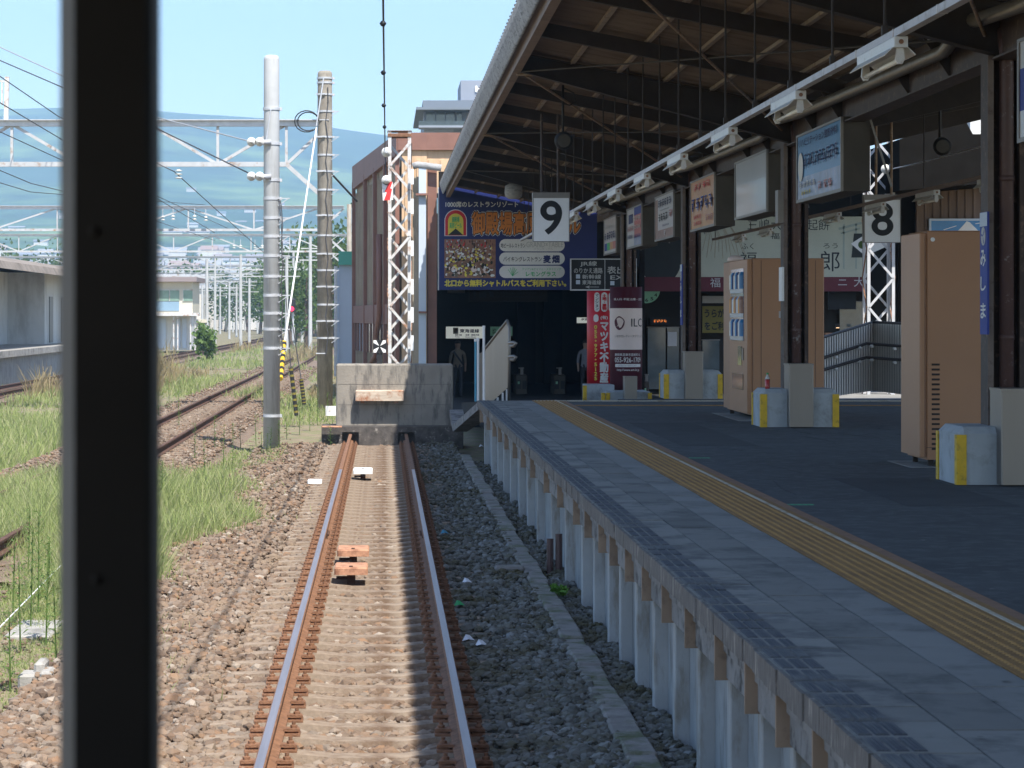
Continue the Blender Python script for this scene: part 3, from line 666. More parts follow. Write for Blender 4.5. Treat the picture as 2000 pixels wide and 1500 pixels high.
# ------------------------------------------------------------------ lights
LX, LZ = 3.34, PZ(92,16.5)
rw = thing('light_raceway', (LX,36,LZ+.12), 'long pale raceway carrying the lamps nearest the track', 'raceway', 'lamp raceways')
b = MB(); b.box(LX-.03,LX+.03,2,62,LZ+.075,LZ+.125); b.build('channel', 'raceway', rw)
b = MB(); [b.box(LX-.033,LX+.033,y,y+.02,LZ+.073,LZ+.128) for y in np.arange(10,60,1.32)]; b.build('joint_clips', 'steel_white', rw)
for i, y in enumerate(np.arange(11.1,61,1.98)):
    b = MB(); b.tube([(LX,y,LZ+.12),(LX,y,rz(LX)-.03)], .010, 6); b.box(LX-.02,LX+.02,y-.02,y+.02,LZ+.12,LZ+.2); b.build('hanger_rod', 'dark_steel', rw)
def light(x, y, z, label, group):
    t = thing('fluorescent_light', (x,y+.6,z), label, 'lamp', group)
    b = MB(); b.bbox(x-.045,x+.045,y,y+1.3,z,z+.072,.006); b.build('housing', 'cream_metal', t)
    b = MB(); b.add([(x-.10,y+.02,z-.045),(x-.05,y+.02,z+.004),(x+.05,y+.02,z+.004),(x+.10,y+.02,z-.045),(x-.10,y+1.28,z-.045),(x-.05,y+1.28,z+.004),(x+.05,y+1.28,z+.004),(x+.10,y+1.28,z-.045),
                    (x-.097,y+.02,z-.05),(x-.05,y+.02,z-.002),(x+.05,y+.02,z-.002),(x+.097,y+.02,z-.05),(x-.097,y+1.28,z-.05),(x-.05,y+1.28,z-.002),(x+.05,y+1.28,z-.002),(x+.097,y+1.28,z-.05)],
                   [(0,1,5,4),(1,2,6,5),(2,3,7,6),(8,12,13,9),(9,13,14,10),(10,14,15,11),(0,4,12,8),(3,11,15,7),(0,8,9,1),(1,9,10,2),(2,10,11,3),(4,5,13,12),(5,6,14,13),(6,7,15,14)]); b.build('reflector', 'cream_metal', t)
    for yy in (y+.03, y+1.2):
        b = MB(); b.prism([(x-.022,yy,z-.003),(x+.022,yy,z-.003),(x+.03,yy,z-.075),(x+.015,yy,z-.105),(x-.015,yy,z-.105),(x-.03,yy,z-.075)],(0,.035,0)); b.build('lamp_holder', 'cream_metal', t)
    b = MB(); b.tube([(x,y+.067,z-.078),(x,y+1.2,z-.078)], .017, 10); b.build('tube', 'tube_glass', t, True)
    b = MB(); b.lathe((x,y-.006,z+.036),[(.016,0),(.016,.006)],10,'y'); b.build('screw', 'rust', t)
    return t
names = ['second','third','fourth','fifth','sixth','seventh','eighth','ninth','tenth','eleventh']
G = 'lamps on the raceway nearest the track'
L0 = light(LX, 16.5, LZ, 'largest lamp on the pale raceway, nearest to the camera', G)
for i in range(1, 10): dup(L0, (0, 3.965*i, 0), '%s lamp from the camera on the pale raceway above the platform' % names[i-1])
Ln = light(5.3, 23.6, PZ(28,23.6), 'lamp whose tube end pokes out beside the nearest pillar top', 'lamps by the pillars')
RX, RZ = 8.0, PZ(403,40.9)
rw2 = thing('light_raceway', (RX,44,RZ+.12), 'brown raceway crossing in front of the number eight sign', 'raceway', 'lamp raceways')
b = MB(); b.box(RX-.035,RX+.035,20,62,RZ+.075,RZ+.125); b.build('channel', 'fascia', rw2)
for y in np.arange(20,62,5.95): b = MB(); b.tube([(RX,y,RZ+.12),(RX,y,rz(RX)-.03)], .010, 6); b.build('hanger_rod', 'dark_steel', rw2)
L1 = light(RX, 33.0, RZ, 'lamp beside the nearest pillar on the brown raceway', 'lamps on the brown raceway')
for i, nm in enumerate(('lamp on the brown raceway above the plain tan machine','lamp on the brown raceway in front of the eight','lamp on the brown raceway left of the eight sign','lamp on the brown raceway right of the middle pillar','lamp on the brown raceway just left of the middle pillar','lamp at the far end of the brown raceway')): dup(L1, (0,3.965*(i+1),0), nm)

# loudspeaker lamps hanging from the roof
def horn(px, py, Y, top, label, r=.13):
    x, z = PX(px,Y), PZ(py,Y); t = thing('loudspeaker', (x,Y,z), label, 'loudspeaker', 'loudspeakers under the canopy')
    b = MB(); b.tube([(x,Y+.05,z+.1),(x,Y+.05,top)], .02, 8); b.tube([(x+.02,Y+.05,top-.05),(x+.16,Y+.05,top-.12),(x+.19,Y+.05,top-.25),(x+.1,Y+.05,top-.3),(x+.02,Y+.05,top-.28)],.012,6); b.build('hanger', 'black_paint', t, True)
    b = MB(); b.lathe((x,Y-.14,z),[(r,0),(r*1.04,.03),(r*.8,.1),(r*.4,.22),(r*.35,.32)],20,'y'); b.build('horn', 'black_paint', t, True)
    b = MB(); b.lathe((x,Y-.145,z),[(r*.75,0),(r*.75,.004)],20,'y'); b.build('grille', 'box_dark', t)
horn(1100, 276, 38, rz(2.7)-.1, 'black horn loudspeaker hanging above the number nine sign')
horn(1837, 287, 38, rz(8.3)-.1, 'black horn loudspeaker hanging right of the lightning plate')
x, z, Y = PX(1003,60), PZ(375,60), 60; t = thing('bulkhead_lamp', (x,Y,z), 'round greyish drum lamp hanging before the blue billboard', 'lamp')
b = MB(); b.lathe((x,Y,z-.16),[(.12,0),(.19,.05),(.21,.14),(.20,.3),(.1,.36)],18); b.build('drum', 'slate_edge', t, True)
b = MB(); b.tube([(x,Y,z+.2),(x,Y,rz(3))],.02,6); b.build('hanger', 'dark_steel', t)

# ------------------------------------------------------------------ number signs
def number_sign(ch, px0, px1, py0, py1, Y, label, mw, pipes, mpipe, ytop):
    x0,x1,z0,z1 = PX(px0,Y),PX(px1,Y),PZ(py1,Y),PZ(py0,Y); t = thing('platform_number_sign', ((x0+x1)/2,Y,z0), label, 'sign', 'hanging platform number signs')
    b = MB(); b.box(x0,x1,Y,Y+.16,z0,z1-.09); b.build('sign_box', mw, t)
    b = MB(); b.box(x0-.015,x1+.015,Y-.012,Y+.172,z1-.09,z1); b.build('top_cap', 'box_frame', t)
    b = MB(); b.box(x0-.012,x0,Y-.006,Y+.166,z0-.006,z1-.092); b.box(x1,x1+.012,Y-.006,Y+.166,z0-.006,z1-.092); b.box(x0,x1,Y-.006,Y+.166,z0-.008,z0-.0005); b.build('frame', 'box_frame', t)
    w_ = x1-x0; h = z1-.09-z0
    if ch: put(ch, 'black_ink', t, (x0+w_*.19,Y-.003,z0+h*.15), (w_*.62,0,0), (0,0,h*.79), bold=.018, name='numeral')
    b = MB()
    for p in pipes: b.tube([(PX(p,Y+.08),Y+.08,z1-.01),(PX(p,Y+.08),Y+.08,ytop)], .022, 8)
    b.build('hanger_pipes', mpipe, t)
number_sign('9', 1042, 1111, 376, 471, 42, 'white hanging sign with a large black 9', 'sign_white', (1058,1090), 'brown_steel', PZ(222,42))
number_sign('8', 1689, 1758, 380, 473, 43.2, 'pale hanging sign with a large black 8', 'sign_white', (1711,1741), 'rust_rod', PZ(232,43.2))

# ------------------------------------------------------------------ lightbox signs along the pillar line
BX0, BX1 = 5.52, 5.86
def lightbox(Y0, label):
    Y1, z0, z1 = Y0+3.35, 3.90, 4.80
    t = thing('lightbox_sign', (BX0,(Y0+Y1)/2,z0), label, 'sign', 'lightbox signs along the pillars')
    b = MB(); b.box(BX0+.02,BX1,Y0,Y1,z0,z1); b.build('case', 'box_dark', t)
    b = MB(); b.box(BX0-.01,BX0+.02,Y0,Y1,z0,z0+.04); b.box(BX0-.01,BX0+.02,Y0,Y1,z1-.03,z1); b.box(BX0-.01,BX0+.02,Y0,Y0+.06,z0+.04,z1-.03); b.box(BX0-.01,BX0+.02,Y1-.06,Y1,z0+.04,z1-.03); b.build('frame', 'box_frame', t)
    b = MB(); b.tube([(5.7,Y0+.5,z1),(5.7,Y0+.5,5.0)],.02,6); b.tube([(5.7,Y1-.5,z1),(5.7,Y1-.5,5.0)],.02,6); b.build('hangers', 'dark_steel', t)
    b = MB(); b.bar((6.1,Y0-.1,z0+.05),(5.8,Y0-.02,z1+.15),.025,.025); b.build('stay_bar', 'box_frame', t)
    return t, Y0+.06, Y1-.06, z0+.04, z1-.03
def face(t, Ya, Yb, za, zb, bands, k=0):       # bands: (u0,u1,v0,v1,material); u from the far end to the near end
    for (u0,u1,v0,v1,m) in bands:
        b = MB(); yb, ya = Yb-(Yb-Ya)*u0, Yb-(Yb-Ya)*u1; b.box(BX0+.004-k*.002,BX0+.019,ya,yb,za+(zb-za)*v0,za+(zb-za)*v1); b.build('poster', m, t); k += 1
def onface(dims, u0, u1, v0, v1, lift=0):
    t, Ya, Yb, za, zb = dims; return (BX0-.009-lift, Yb-(Yb-Ya)*u0, za+(zb-za)*v0), (0,-(Yb-Ya)*(u1-u0),0), (0,0,(zb-za)*(v1-v0))
def blur(dims, m, u0,u1,v0,v1,n,seed,lift=0):
    b = MB(); strokes(b, *onface(dims,u0,u1,v0,v1,lift), n, seed); b.build('print', m, dims[0])
D = lightbox(30.8, 'blue lightbox sign right of the middle pillar'); face(*D, [(0,1,.34,1,'ad_blue'),(0,1,0,.34,'ad_sky')])
put('リハビリテーション整形外科', 'navy_ink', D[0], *onface(D,.05,.93,.82,.95), bold=.02); blur(D,'navy_ink',.16,.95,.45,.72,9,4)
b = MB(); cy, cz = D[2]-.3, D[3]+.42; b.lathe((BX0-.01,cy,cz),[(.19,0),(.19,.004)],20,'x'); b.build('badge','pill',D[0]); blur(D,'white_ink',.06,.45,.16,.28,5,8); blur(D,'ad_red',.5,.85,.06,.22,3,9); blur(D,'yellow_ink',.1,.35,.05,.13,4,10)
D = lightbox(36.8, 'blank grey lightbox sign left of the middle pillar'); face(*D, [(0,1,0,1,'ad_grey')])
D = lightbox(42.6, 'orange lightbox sign with blue and red print'); face(*D, [(0,1,0,1,'ad_orange')])
blur(D,'red_paint',.15,.85,.78,.95,4,2); blur(D,'white_ink',.03,.96,.335,.685,5,3); blur(D,'blue_ink',.04,.97,.35,.68,5,3,.003); blur(D,'red_paint',.12,.48,.18,.30,4,5); blur(D,'red_paint',.14,.48,.05,.16,4,6); blur(D,'ad_red',.66,.96,.08,.25,3,7)
D = lightbox(48.6, 'white and brown lightbox sign beside the orange one'); face(*D, [(0,1,.2,1,'ad_white'),(0,1,0,.2,'ad_brown'),(0,.13,.2,.95,'ad_brown')])
blur(D,'navy_ink',.18,.9,.72,.95,6,12); blur(D,'black_ink',.18,1,.655,.672,1,1); blur(D,'black_ink',.2,.72,.38,.62,4,13); blur(D,'ad_red',.76,.97,.42,.64,1,14); blur(D,'navy_ink',.42,.8,.26,.32,9,15); blur(D,'white_ink',.5,.62,.04,.18,1,3)
D = lightbox(54.6, 'half white, half navy and red lightbox sign beside the second smallest pillar'); face(*D, [(0,.5,0,1,'ad_white'),(.5,1,0,1,'ad_red'),(.5,1,.8,1,'blue_ink'),(.5,1,.0,.22,'ad_sky'),(.12,.4,.62,.86,'navy_ink')])
blur(D,'ad_red',.04,.46,.4,.56,5,21); blur(D,'navy_ink',.06,.4,.2,.33,4,22); blur(D,'white_ink',.52,.95,.64,.78,5,23); blur(D,'white_ink',.52,.95,.42,.55,5,24); blur(D,'blue_ink',.52,.95,.18,.3,5,25)
D = lightbox(60.6, 'smallest lightbox sign, white with a row of coloured blocks'); face(*D, [(0,1,0,1,'ad_white'),(.04,.26,.08,.3,'blue_ink'),(.26,.5,.08,.3,'green_ink'),(.5,.76,.08,.3,'ad_orange'),(.76,1,.08,.3,'ad_red')])
blur(D,'navy_ink',.06,.96,.36,.64,5,31); blur(D,'grey_ink',.1,.9,.72,.8,7,32)
D = lightbox(18.9, 'blue and white lightbox sign cut by the right picture edge'); face(*D, [(0,1,.72,1,'ad_white'),(0,1,.28,.72,'blue_ink'),(0,1,0,.28,'ad_white')])

# station name strips and small plates on pillars
def name_strip(y, label, text=True):
    z0, z1 = PZ(653,23.5), PZ(415,23.5); t = thing('station_name_strip', (5.5,y,z0), label, 'sign', 'blue name strips on the pillars')
    b = MB(); b.box(5.497,5.515,y-.13,y+.15,z0,z1); b.build('plate', 'blue_ink', t); b = MB(); b.box(5.494,5.4965,y-.128,y+.148,z1-.13,z1-.003); b.build('pale_band', 'pale_blue', t)
    b = MB(); b.lathe((5.492,y+.01,z1-.22),[(.085,0),(.085,.003)],20,'x'); b.build('emblem', 'grey_ink', t)
    b = MB(); [b.quad((5.4915,y+.01,z1-.22),(5.4915,y+.01+.07*math.cos(a),z1-.22+.07*math.sin(a)),(5.4915,y+.01+.07*math.cos(a+.4),z1-.22+.07*math.sin(a+.4)),(5.4915,y+.01+.03*math.cos(a+.6),z1-.22+.03*math.sin(a+.6))) for a in np.arange(0,6.2,2.09)]; b.build('emblem_mark', 'blue_ink', t)
    for ch, a, c in (('み',488,521),('し',540,568),('ま',592,622)):
        za, zb = PZ(c,23.5), PZ(a,23.5); put(ch, 'white_ink', t, (5.493,y+.11,za), (0,-.2,0), (0,0,zb-za), bold=.022)
name_strip(23.42, 'blue station name strip on the nearest pillar'); name_strip(47.2, 'blue name strip on the slimmer pillar beside the dark shop'); 
b = MB(); b.box(5.49,5.516,35.2,35.5,PZ(588,35.4),PZ(522,35.4)); o = b.build('notice_strip', 'white_paint', loc=(5.5,35.3,2.6)); setp(o, 'narrow white plate on the middle pillar', 'sign')
b = MB(); b.box(5.44,5.516,35.25,35.5,PZ(436,35.4),PZ(372,35.4)); o = b.build('switch_box', 'box_frame', loc=(5.5,35.3,3.7)); setp(o, 'slim grey box high on the middle pillar', 'box')

# plinths and stainless boxes
def plinth(y, zb, label, lab2, s=1.0):
    x0, x1 = 5.17, 6.22; t = thing('concrete_plinth', (5.7,y,zb), label, 'plinth', 'concrete plinths round the pillars')
    b = MB(); b.bbox(x0,x1,y-.42,y+.42,zb,zb+.52,.06); b.build('block', 'plinth', t)
    for (gx, gy) in ((x0-.012,y-.432),(x1-.078,y-.432),(x0-.012,y+.342)):
        b = MB(); b.box(gx,gx+.09,gy,gy+.09,zb,zb+.45); b.build('corner_guard', 'yellow_paint', t)
    b = MB(); xb = 5.52; b.bbox(xb,xb+.335,y-.60,y-.16,zb+.01,zb+.86,.012); o = b.build('steel_box', 'stainless', None, loc=(xb+.17,y-.4,zb)); setp(o, lab2, 'box', 'stainless boxes against the pillars')
    q = MB(); q.box(xb-.004,xb+.339,y-.604,y-.156,zb+.845,zb+.87); q.build('lid', 'stainless', o)
plinth(23.45, PZT, 'concrete plinth with yellow corner guards at the nearest pillar', 'stainless box at the nearest pillar, cut by the picture edge')
plinth(35.4, PZT, 'concrete plinth carrying a bottle at the middle pillar', 'stainless box in front of the middle pillar')
plinth(47.4, PZT, 'concrete plinth at the pillar in front of the dark shop', 'stainless box at the pillar before the dark shop')
t = thing('concrete_plinth', (4.6,58,.4), 'low concrete plinth under the red advertising column', 'plinth', 'concrete plinths round the pillars')
b = MB(); b.box(PX(1146,57),PX(1200,57),57,58.2,.3,PZ(752,57)); b.build('block','plinth',t); b = MB(); b.box(PX(1137,57)+.02,PX(1146,57),56.98,57.1,.3,PZ(753,57)); b.build('corner_guard','yellow_paint',t)
t = thing('concrete_plinth', (5.2,58,.4), 'low concrete plinth under the maroon advertising column', 'plinth', 'concrete plinths round the pillars')
b = MB(); b.box(PX(1185,56),PX(1272,56),56.2,57.9,.3,PZ(766,56)); b.build('block','plinth',t)
for x in (1176,1185,1267): b = MB(); b.box(PX(x,56)+.001,PX(x+8,56)-.002,56.17,56.3,.3,PZ(768,56)); b.build('corner_guard','yellow_paint',t)
b = MB(); b.bbox(PX(1218,56),PX(1242,56),55.7,56.15,.4,PZ(735,56),.01); o = b.build('steel_box','stainless',None,loc=(5.2,56,.4)); setp(o,'small brownish steel box before the maroon column','box','stainless boxes against the pillars')
q = MB(); q.box(PX(1218,56)-.004,PX(1242,56)+.004,55.696,56.154,PZ(735,56)-.02,PZ(735,56)+.004); q.build('lid','stainless',o)
# drink bottle on the plinth
bx, by, bz = 5.28, 35.15, PZT+.52; t = thing('drink_bottle', (bx,by,bz), 'small plastic drink bottle with green cap left on a plinth', 'bottle')
b = MB(); b.lathe((bx,by,bz),[(.03,0),(.033,.02),(.033,.13)],14); b.build('label_wrap','bottle_red',t,True); b = MB(); b.lathe((bx,by,bz+.131),[(.033,0),(.025,.03),(.013,.05),(.013,.065)],14); b.build('neck','bottle_clear',t,True); b = MB(); b.lathe((bx,by,bz+.197),[(.016,0),(.016,.02)],12); b.build('cap','green_ink',t)

# ------------------------------------------------------------------ vending machines
vm = thing('vending_machine', (5.9,38.6,PZT), 'tan vending machine with lit drink display behind the middle pillar', 'vending machine')
x0,x1,ya,yb,z0,z1 = 5.30,6.42,37.25,40.0,PZT+.07,PZT+2.36
b = MB(); b.bbox(x0+.08,x1,ya,yb,z0,z1,.015); b.build('cabinet','machine_tan',vm)
b = MB(); b.bbox(x0,x0+.075,ya+.01,yb-.85,z0+.03,z1-.01,.01); b.build('door','machine_tan',vm)
b = MB(); b.bbox(x0+.02,x0+.075,yb-.83,yb-.01,z0+.03,z1-.01,.01); b.build('side_cabinet','machine_trim',vm)
b = MB(); b.box(x0-.006,x0+.0,ya+.35,yb-1.05,z0+1.08,z1-.14); dp = b.build('display_window','display',vm)
for z in (z0+1.12,z0+1.46,z0+1.82): b = MB(); b.box(x0-.02,x0-.0065,ya+.33,yb-1.03,z-.03,z+.03); b.build('shelf_edge','display_shelf',dp)
bc = ['ad_blue','display_shelf','bottle_clear','ad_brown','navy_ink','ad_orange']
for r_, z in enumerate((z0+1.15,z0+1.49,z0+1.85)):
    for k in range(8):
        b = MB(); yq = ya+.46+k*.155; b.lathe((x0-.008,yq,z),[(.045,0),(.045,.2),(.02,.25)],8); b.build('sample_bottle',bc[(k*2+r_*3)%6],dp)
b = MB(); b.box(x0-.008,x0,ya+.55,ya+.95,z0+.72,z0+1.0); b.build('coin_panel','glass_dark',vm); b = MB(); b.box(x0-.015,x0,ya+.34,ya+.46,z0+.8,z0+.98); b.build('coin_slot','stainless',vm)
b = MB(); b.box(x0-.01,x0,ya+.4,yb-1.2,z0+.36,z0+.60); b.build('pickup_flap','glass_dark',vm)
b = MB(); [b.box(x,x+.06,y,y+.06,PZT,z0) for x in (x0+.1,x1-.2) for y in (ya+.1,yb-.2)]; b.build('feet','dark_steel',vm)
b = MB(); b.box(x0-.15,x0+.25,ya-.2,yb+.1,PZT-.003,PZT+.003); b.build('floor_pad','slab_light',vm)
b = MB(); b.box(x0+.20,x0+.206,ya-.0025,ya-.0005,z0+.03,z1-.03); b.box(x0+.21,x1-.02,ya-.0025,ya-.0005,z0+.16,z0+.166); b.box(x1-.13,x1-.125,ya-.0025,ya-.0005,z0+.17,z1-.03); b.build('panel_seam','rail_dark',vm)
b = MB(); b.box(x0+.46,x0+.60,ya-.003,ya-.0005,z0+1.42,z0+1.52); b.build('sticker','grey_ink',vm)
b = MB(); b.lathe((x0+.12,ya+2.1,z1),[(.13,0),(.12,.05),(.06,.09)],16); b.build('top_badge','pale_pink',vm,True)
vm2 = thing('vending_machine', (5.9,26.3,PZT), 'plain tan cabinet machine with blank sides beside the nearest pillar', 'vending machine')
x0,x1,ya,yb = 5.41,6.5,25.8,26.75
b = MB(); b.bbox(x0+.07,x1,ya,yb,z0,z1+.02,.015); b.build('cabinet','machine_tan',vm2)
b = MB(); b.bbox(x0,x0+.066,ya+.0,yb-.01,z0+.03,z1,.01); b.build('door','machine_tan',vm2)
b = MB(); b.lathe((x0+.13,ya-.004,z1-.07),[(.022,0),(.022,.004)],16,'y'); b.build('sticker','sign_white',vm2)
b = MB(); b.box(x0+.05,x0+.055,ya-.0025,ya-.0005,z0+.03,z1-.03); b.box(x0+.07,x1-.02,ya-.0025,ya-.0005,z0+.12,z0+.125); b.build('panel_seam','rail_dark',vm2)
b = MB(); [b.box(x0+.12,x0+.2,ya-.006,ya,z0+.1+.05*k,z0+.12+.05*k) for k in range(18)]; b.build('vent','dark_steel',vm2)
b = MB(); [b.box(x,x+.05,y,y+.05,PZT,z0) for x in (x0+.1,x1-.2) for y in (ya+.06,yb-.15)]; b.build('feet','dark_steel',vm2)
b = MB(); b.box(x0-.12,x0+.3,ya-.15,yb+.1,PZT-.003,PZT+.003); b.build('floor_pad','slab_light',vm2)
b = MB(); rg = random.Random(11)
for k in range(230):
    y = 8+40*rg.random()**1.5; x = rg.uniform(2.1,2.66) if k % 3 == 0 else rg.uniform(3.3,9); y = min(y,45); r_ = rg.uniform(.008,.022); q0 = rg.random()*6
    b.add([(x+r_*math.cos(q0+a)*rg.uniform(.7,1.2), y+r_*math.sin(q0+a)*rg.uniform(.7,1.2), PZT+(.0062 if x < 3 else -.0025)) for a in np.arange(6)*1.047],[(0,1,2,3,4,5)])
for (xa,xc,ya_,yc) in ((3.9,5.0,12.5,15.2),(4.2,5.1,20.5,24),(6.6,8.2,27,33),(3.5,4.4,30,36.5)): b2 = MB(); b2.box(xa,xc,ya_,yc,PZT-.01,PZT-.0018); b2.build('asphalt_patch','asphalt_patch',pf)
b2 = MB()
for k in range(26):
    x=rg.uniform(3.4,8); y=rg.uniform(9,44); 
    for q in range(5): x2,y2=x+rg.uniform(-.12,.12),y+rg.uniform(.2,.5); b2.bar((x,y,PZT-.006),(x2,y2,PZT-.006),.008,.009); x,y=x2,y2
o = b2.build('surface_cracks','asphalt_patch',pf); o['kind'] = 'stuff'
o = b.build('gum_spots','slab',pf); o['kind'] = 'stuff'
# marks on the asphalt
for i,(px,py,w_,lab) in enumerate(((1562,985,58,'faded green paint mark on the asphalt nearest the camera'),(1367,894,42,'faded green paint mark on the asphalt farther back'))):
    Y = F*1.52/(py-CY); b = MB(); 
    for k in range(5): b.box(PX(px-w_/2+k*w_/5,Y),PX(px-w_/2+(k+.8)*w_/5,Y),Y-.05,Y+.06,PZT-.004,PZT-.001)
    o = b.build('paint_mark','green_mark',loc=(PX(px,Y),Y,PZT)); setp(o,lab,'paint mark','green marks on the asphalt')

# ------------------------------------------------------------------ station front: hall, billboard, shop
HY = 72.6
hall = thing('station_hall', (8,HY,0), 'dark open station hall under the blue billboard', 'station hall')
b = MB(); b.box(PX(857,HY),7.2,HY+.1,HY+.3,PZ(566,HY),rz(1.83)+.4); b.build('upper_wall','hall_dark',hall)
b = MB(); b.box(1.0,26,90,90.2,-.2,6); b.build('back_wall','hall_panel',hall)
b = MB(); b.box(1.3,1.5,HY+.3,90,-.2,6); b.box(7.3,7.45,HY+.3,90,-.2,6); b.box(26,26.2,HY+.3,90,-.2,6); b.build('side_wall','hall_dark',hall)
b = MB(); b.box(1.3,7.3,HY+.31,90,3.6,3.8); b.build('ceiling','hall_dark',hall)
b = MB(); b.box(PX(835,HY),PX(853,HY),HY-.1,HY+.25,-.2,PZ(330,HY)); b.build('corner_post','brown_trim',hall)
b = MB(); b.box(PX(818,HY-.3),PX(832,HY-.3),HY-.35,HY+.2,-.2,PZ(325,HY)); b.build('grey_post','pale_blue',hall)
b = MB(); b.box(PX(818,HY-.4),PX(834,HY-.4),HY-.5,HY-.34,PZ(612,HY),PZ(608,HY)); b.box(PX(812,HY-.4),PX(836,HY-.4),HY-.5,HY-.34,PZ(383,HY),PZ(379,HY)); b.build('band','brown_trim',hall)
b = MB(); b.tube([P(806,325,HY-.3),P(815,322,HY-.3),P(840,325,HY-.3),P(862,328,HY-.3)],.10,10); b.build('gutter','slate_edge',hall,True)
b = MB(); b.box(PX(806,HY),PX(818,HY)-.002,HY+.02,HY+.4,-.2,PZ(345,HY)); b.build('corner_cladding','tan_cladding',hall)
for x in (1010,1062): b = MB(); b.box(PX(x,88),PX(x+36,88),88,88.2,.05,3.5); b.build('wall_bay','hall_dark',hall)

bb = thing('billboard', P(1010,567,HY), 'large blue restaurant billboard at the end of the platform', 'billboard')
BYf = HY-.06
b = MB(); rectpx(b,857,1166,366,566,HY-.05,.12); b.build('panel','billboard_blue',bb)
b = MB(); rectpx(b,855,857.5,366,567,HY-.06,.14); b.build('edge_strip','galv',bb)
putpx('1000席のレストランリゾート','white_ink',bb,870,1012,393,405,BYf,bold=.03)
for off,m,dy in ((.11,'white_ink',.0),(.07,'black_ink',.004),(.0,'orange_ink',.008)):
    g = off*33; putpx('御殿場高原ビール',m,bb,921-g*.5,1134+g*.5,413-g*.8,459+g*.8,BYf-dy,bold=max(off,.03))
# arched emblem, plain inside
def arch(b, x0,x1,y0,y1,Y):
    cx=(x0+x1)/2; r=(x1-x0)/2; pts=[P(x0,y1,Y),P(x1,y1,Y)]+[P(cx+r*math.cos(a),y0+r-r*math.sin(a),Y) for a in np.linspace(0,math.pi,15)]; b.prism(pts,(0,.004,0))
for (a,c,d,e,m,k) in ((868,912,409,461,'white_ink',0),(869.5,910.5,410.5,460,'red_board',.005),(875,905,417,459,'yellow_ink',.010)):
    b=MB(); arch(b,a,c,d,e,BYf-k); b.build('emblem',m,bb)
b=MB(); Yk=BYf-.015; b.prism([P(875,459,Yk),P(905,459,Yk),P(893,449,Yk),P(890,446,Yk),P(887,449,Yk)],(0,.003,0)); b.build('emblem_mountain','mural_dark',bb)
putpx('御殿場\n高原ビール','green_ink',bb,878,902,423,446,BYf-.016,bold=.02)
# photograph of a dining room: patches of colour
rr = random.Random(5); b = MB(); x0,x1,y0_,y1_ = 868,968,467,543; rectpx(b,x0,x1,y0_,y1_,BYf,.008)
b.build('photo_print','ad_brown',bb)
pm = ['ad_brown','white_ink','red_board','yellow_ink','mural_dark','cloth_beige','pale_pink','rust','mural_dark','white_ink','cream_metal','ad_orange']
pb = {m: MB() for m in set(pm)}
for i in range(420):
    u, v = rr.random(), rr.random(); x = x0+2+(x1-x0-8)*u; y = y0_+1+(y1_-y0_-6)*v; s = (1.0+3.4*v)
    m = rr.choice(['red_board','maroon','pale_blue','rust','mural_dark']) if v < .2 else (rr.choice(['white_ink','cream_metal','rust','ad_brown','mural_dark','yellow_ink']) if v < .55 else rr.choice(['white_ink','mural_dark','mural_dark','rust','pale_pink','ad_brown','rust','cloth_beige','yellow_ink']))
    if m not in pb: pb[m] = MB()
    ww, hh = s*rr.uniform(.5,1.3), s*rr.uniform(.5,1.3)
    if v < .2: hh *= 2.2
    pts = [P(min(max(x+ww*math.cos(a)*rr.uniform(.7,1.1),x0),x1), min(max(y+hh*math.sin(a)*rr.uniform(.7,1.1),y0_),y1_), BYf-.001-.00002*i) for a in np.linspace(0,6.28,7)[:-1]]
    pb[m].add(pts,[(0,1,2,3,4,5)])
for m, q in pb.items():
    if q.v: q.build('photo_patches', m, bb)
def pill(b, x0,x1,y0,y1,Y):
    r=(y1-y0)/2; cy=(y0+y1)/2
    b.prism([P(x1-r+r*math.cos(a),cy-r*math.sin(a),Y) for a in np.linspace(-math.pi/2,math.pi/2,11)]+[P(x0+r+r*math.cos(a),cy-r*math.sin(a),Y) for a in np.linspace(math.pi/2,1.5*math.pi,11)],(0,.004,0))
for y in (467,493,519): b=MB(); pill(b,975,1103,y,y+24,BYf); b.build('name_pill','pill',bb)
putpx('地ビールレストラン','black_ink',bb,978,1026,475,484,BYf-.006,bold=.01); putpx('GRAND×TABLE','grey_ink',bb,1028,1100,472,483,BYf-.006); putpx('グランテーブル','grey_ink',bb,1042,1080,484,489,BYf-.006)
putpx('バイキングレストラン','black_ink',bb,983,1058,501,511,BYf-.006,bold=.01); putpx('麦','navy_ink',bb,1061,1076,498,514,BYf-.006,bold=.05); putpx('畑','navy_ink',bb,1078,1093,498,514,BYf-.006,bold=.05)
putpx('アジアン&チャイニーズダイニング','green_ink',bb,1020,1096,523,528,BYf-.006); putpx('レモングラス','green_ink',bb,1027,1086,530,540,BYf-.006,bold=.03)
b=MB(); [b.bar(P(1001,539,BYf-.006),P(1001+13*math.cos(a),539-17*math.sin(a),BYf-.006),.012,.004,(0,1,0)) for a in (.5,.9,1.2,1.5,1.9,2.3)]; b.build('leaf_drawing','green_ink',bb)
putpx('北口から無料シャトルバスをご利用下さい。','yellow_ink',bb,868,1106,546,560,BYf,bold=.045)
b=MB(); b.box(PX(972,BYf),PX(973,BYf),BYf+.003,BYf+.01,PZ(566,BYf),PZ(366,BYf)); b.build('panel_joint','navy_ink',bb)

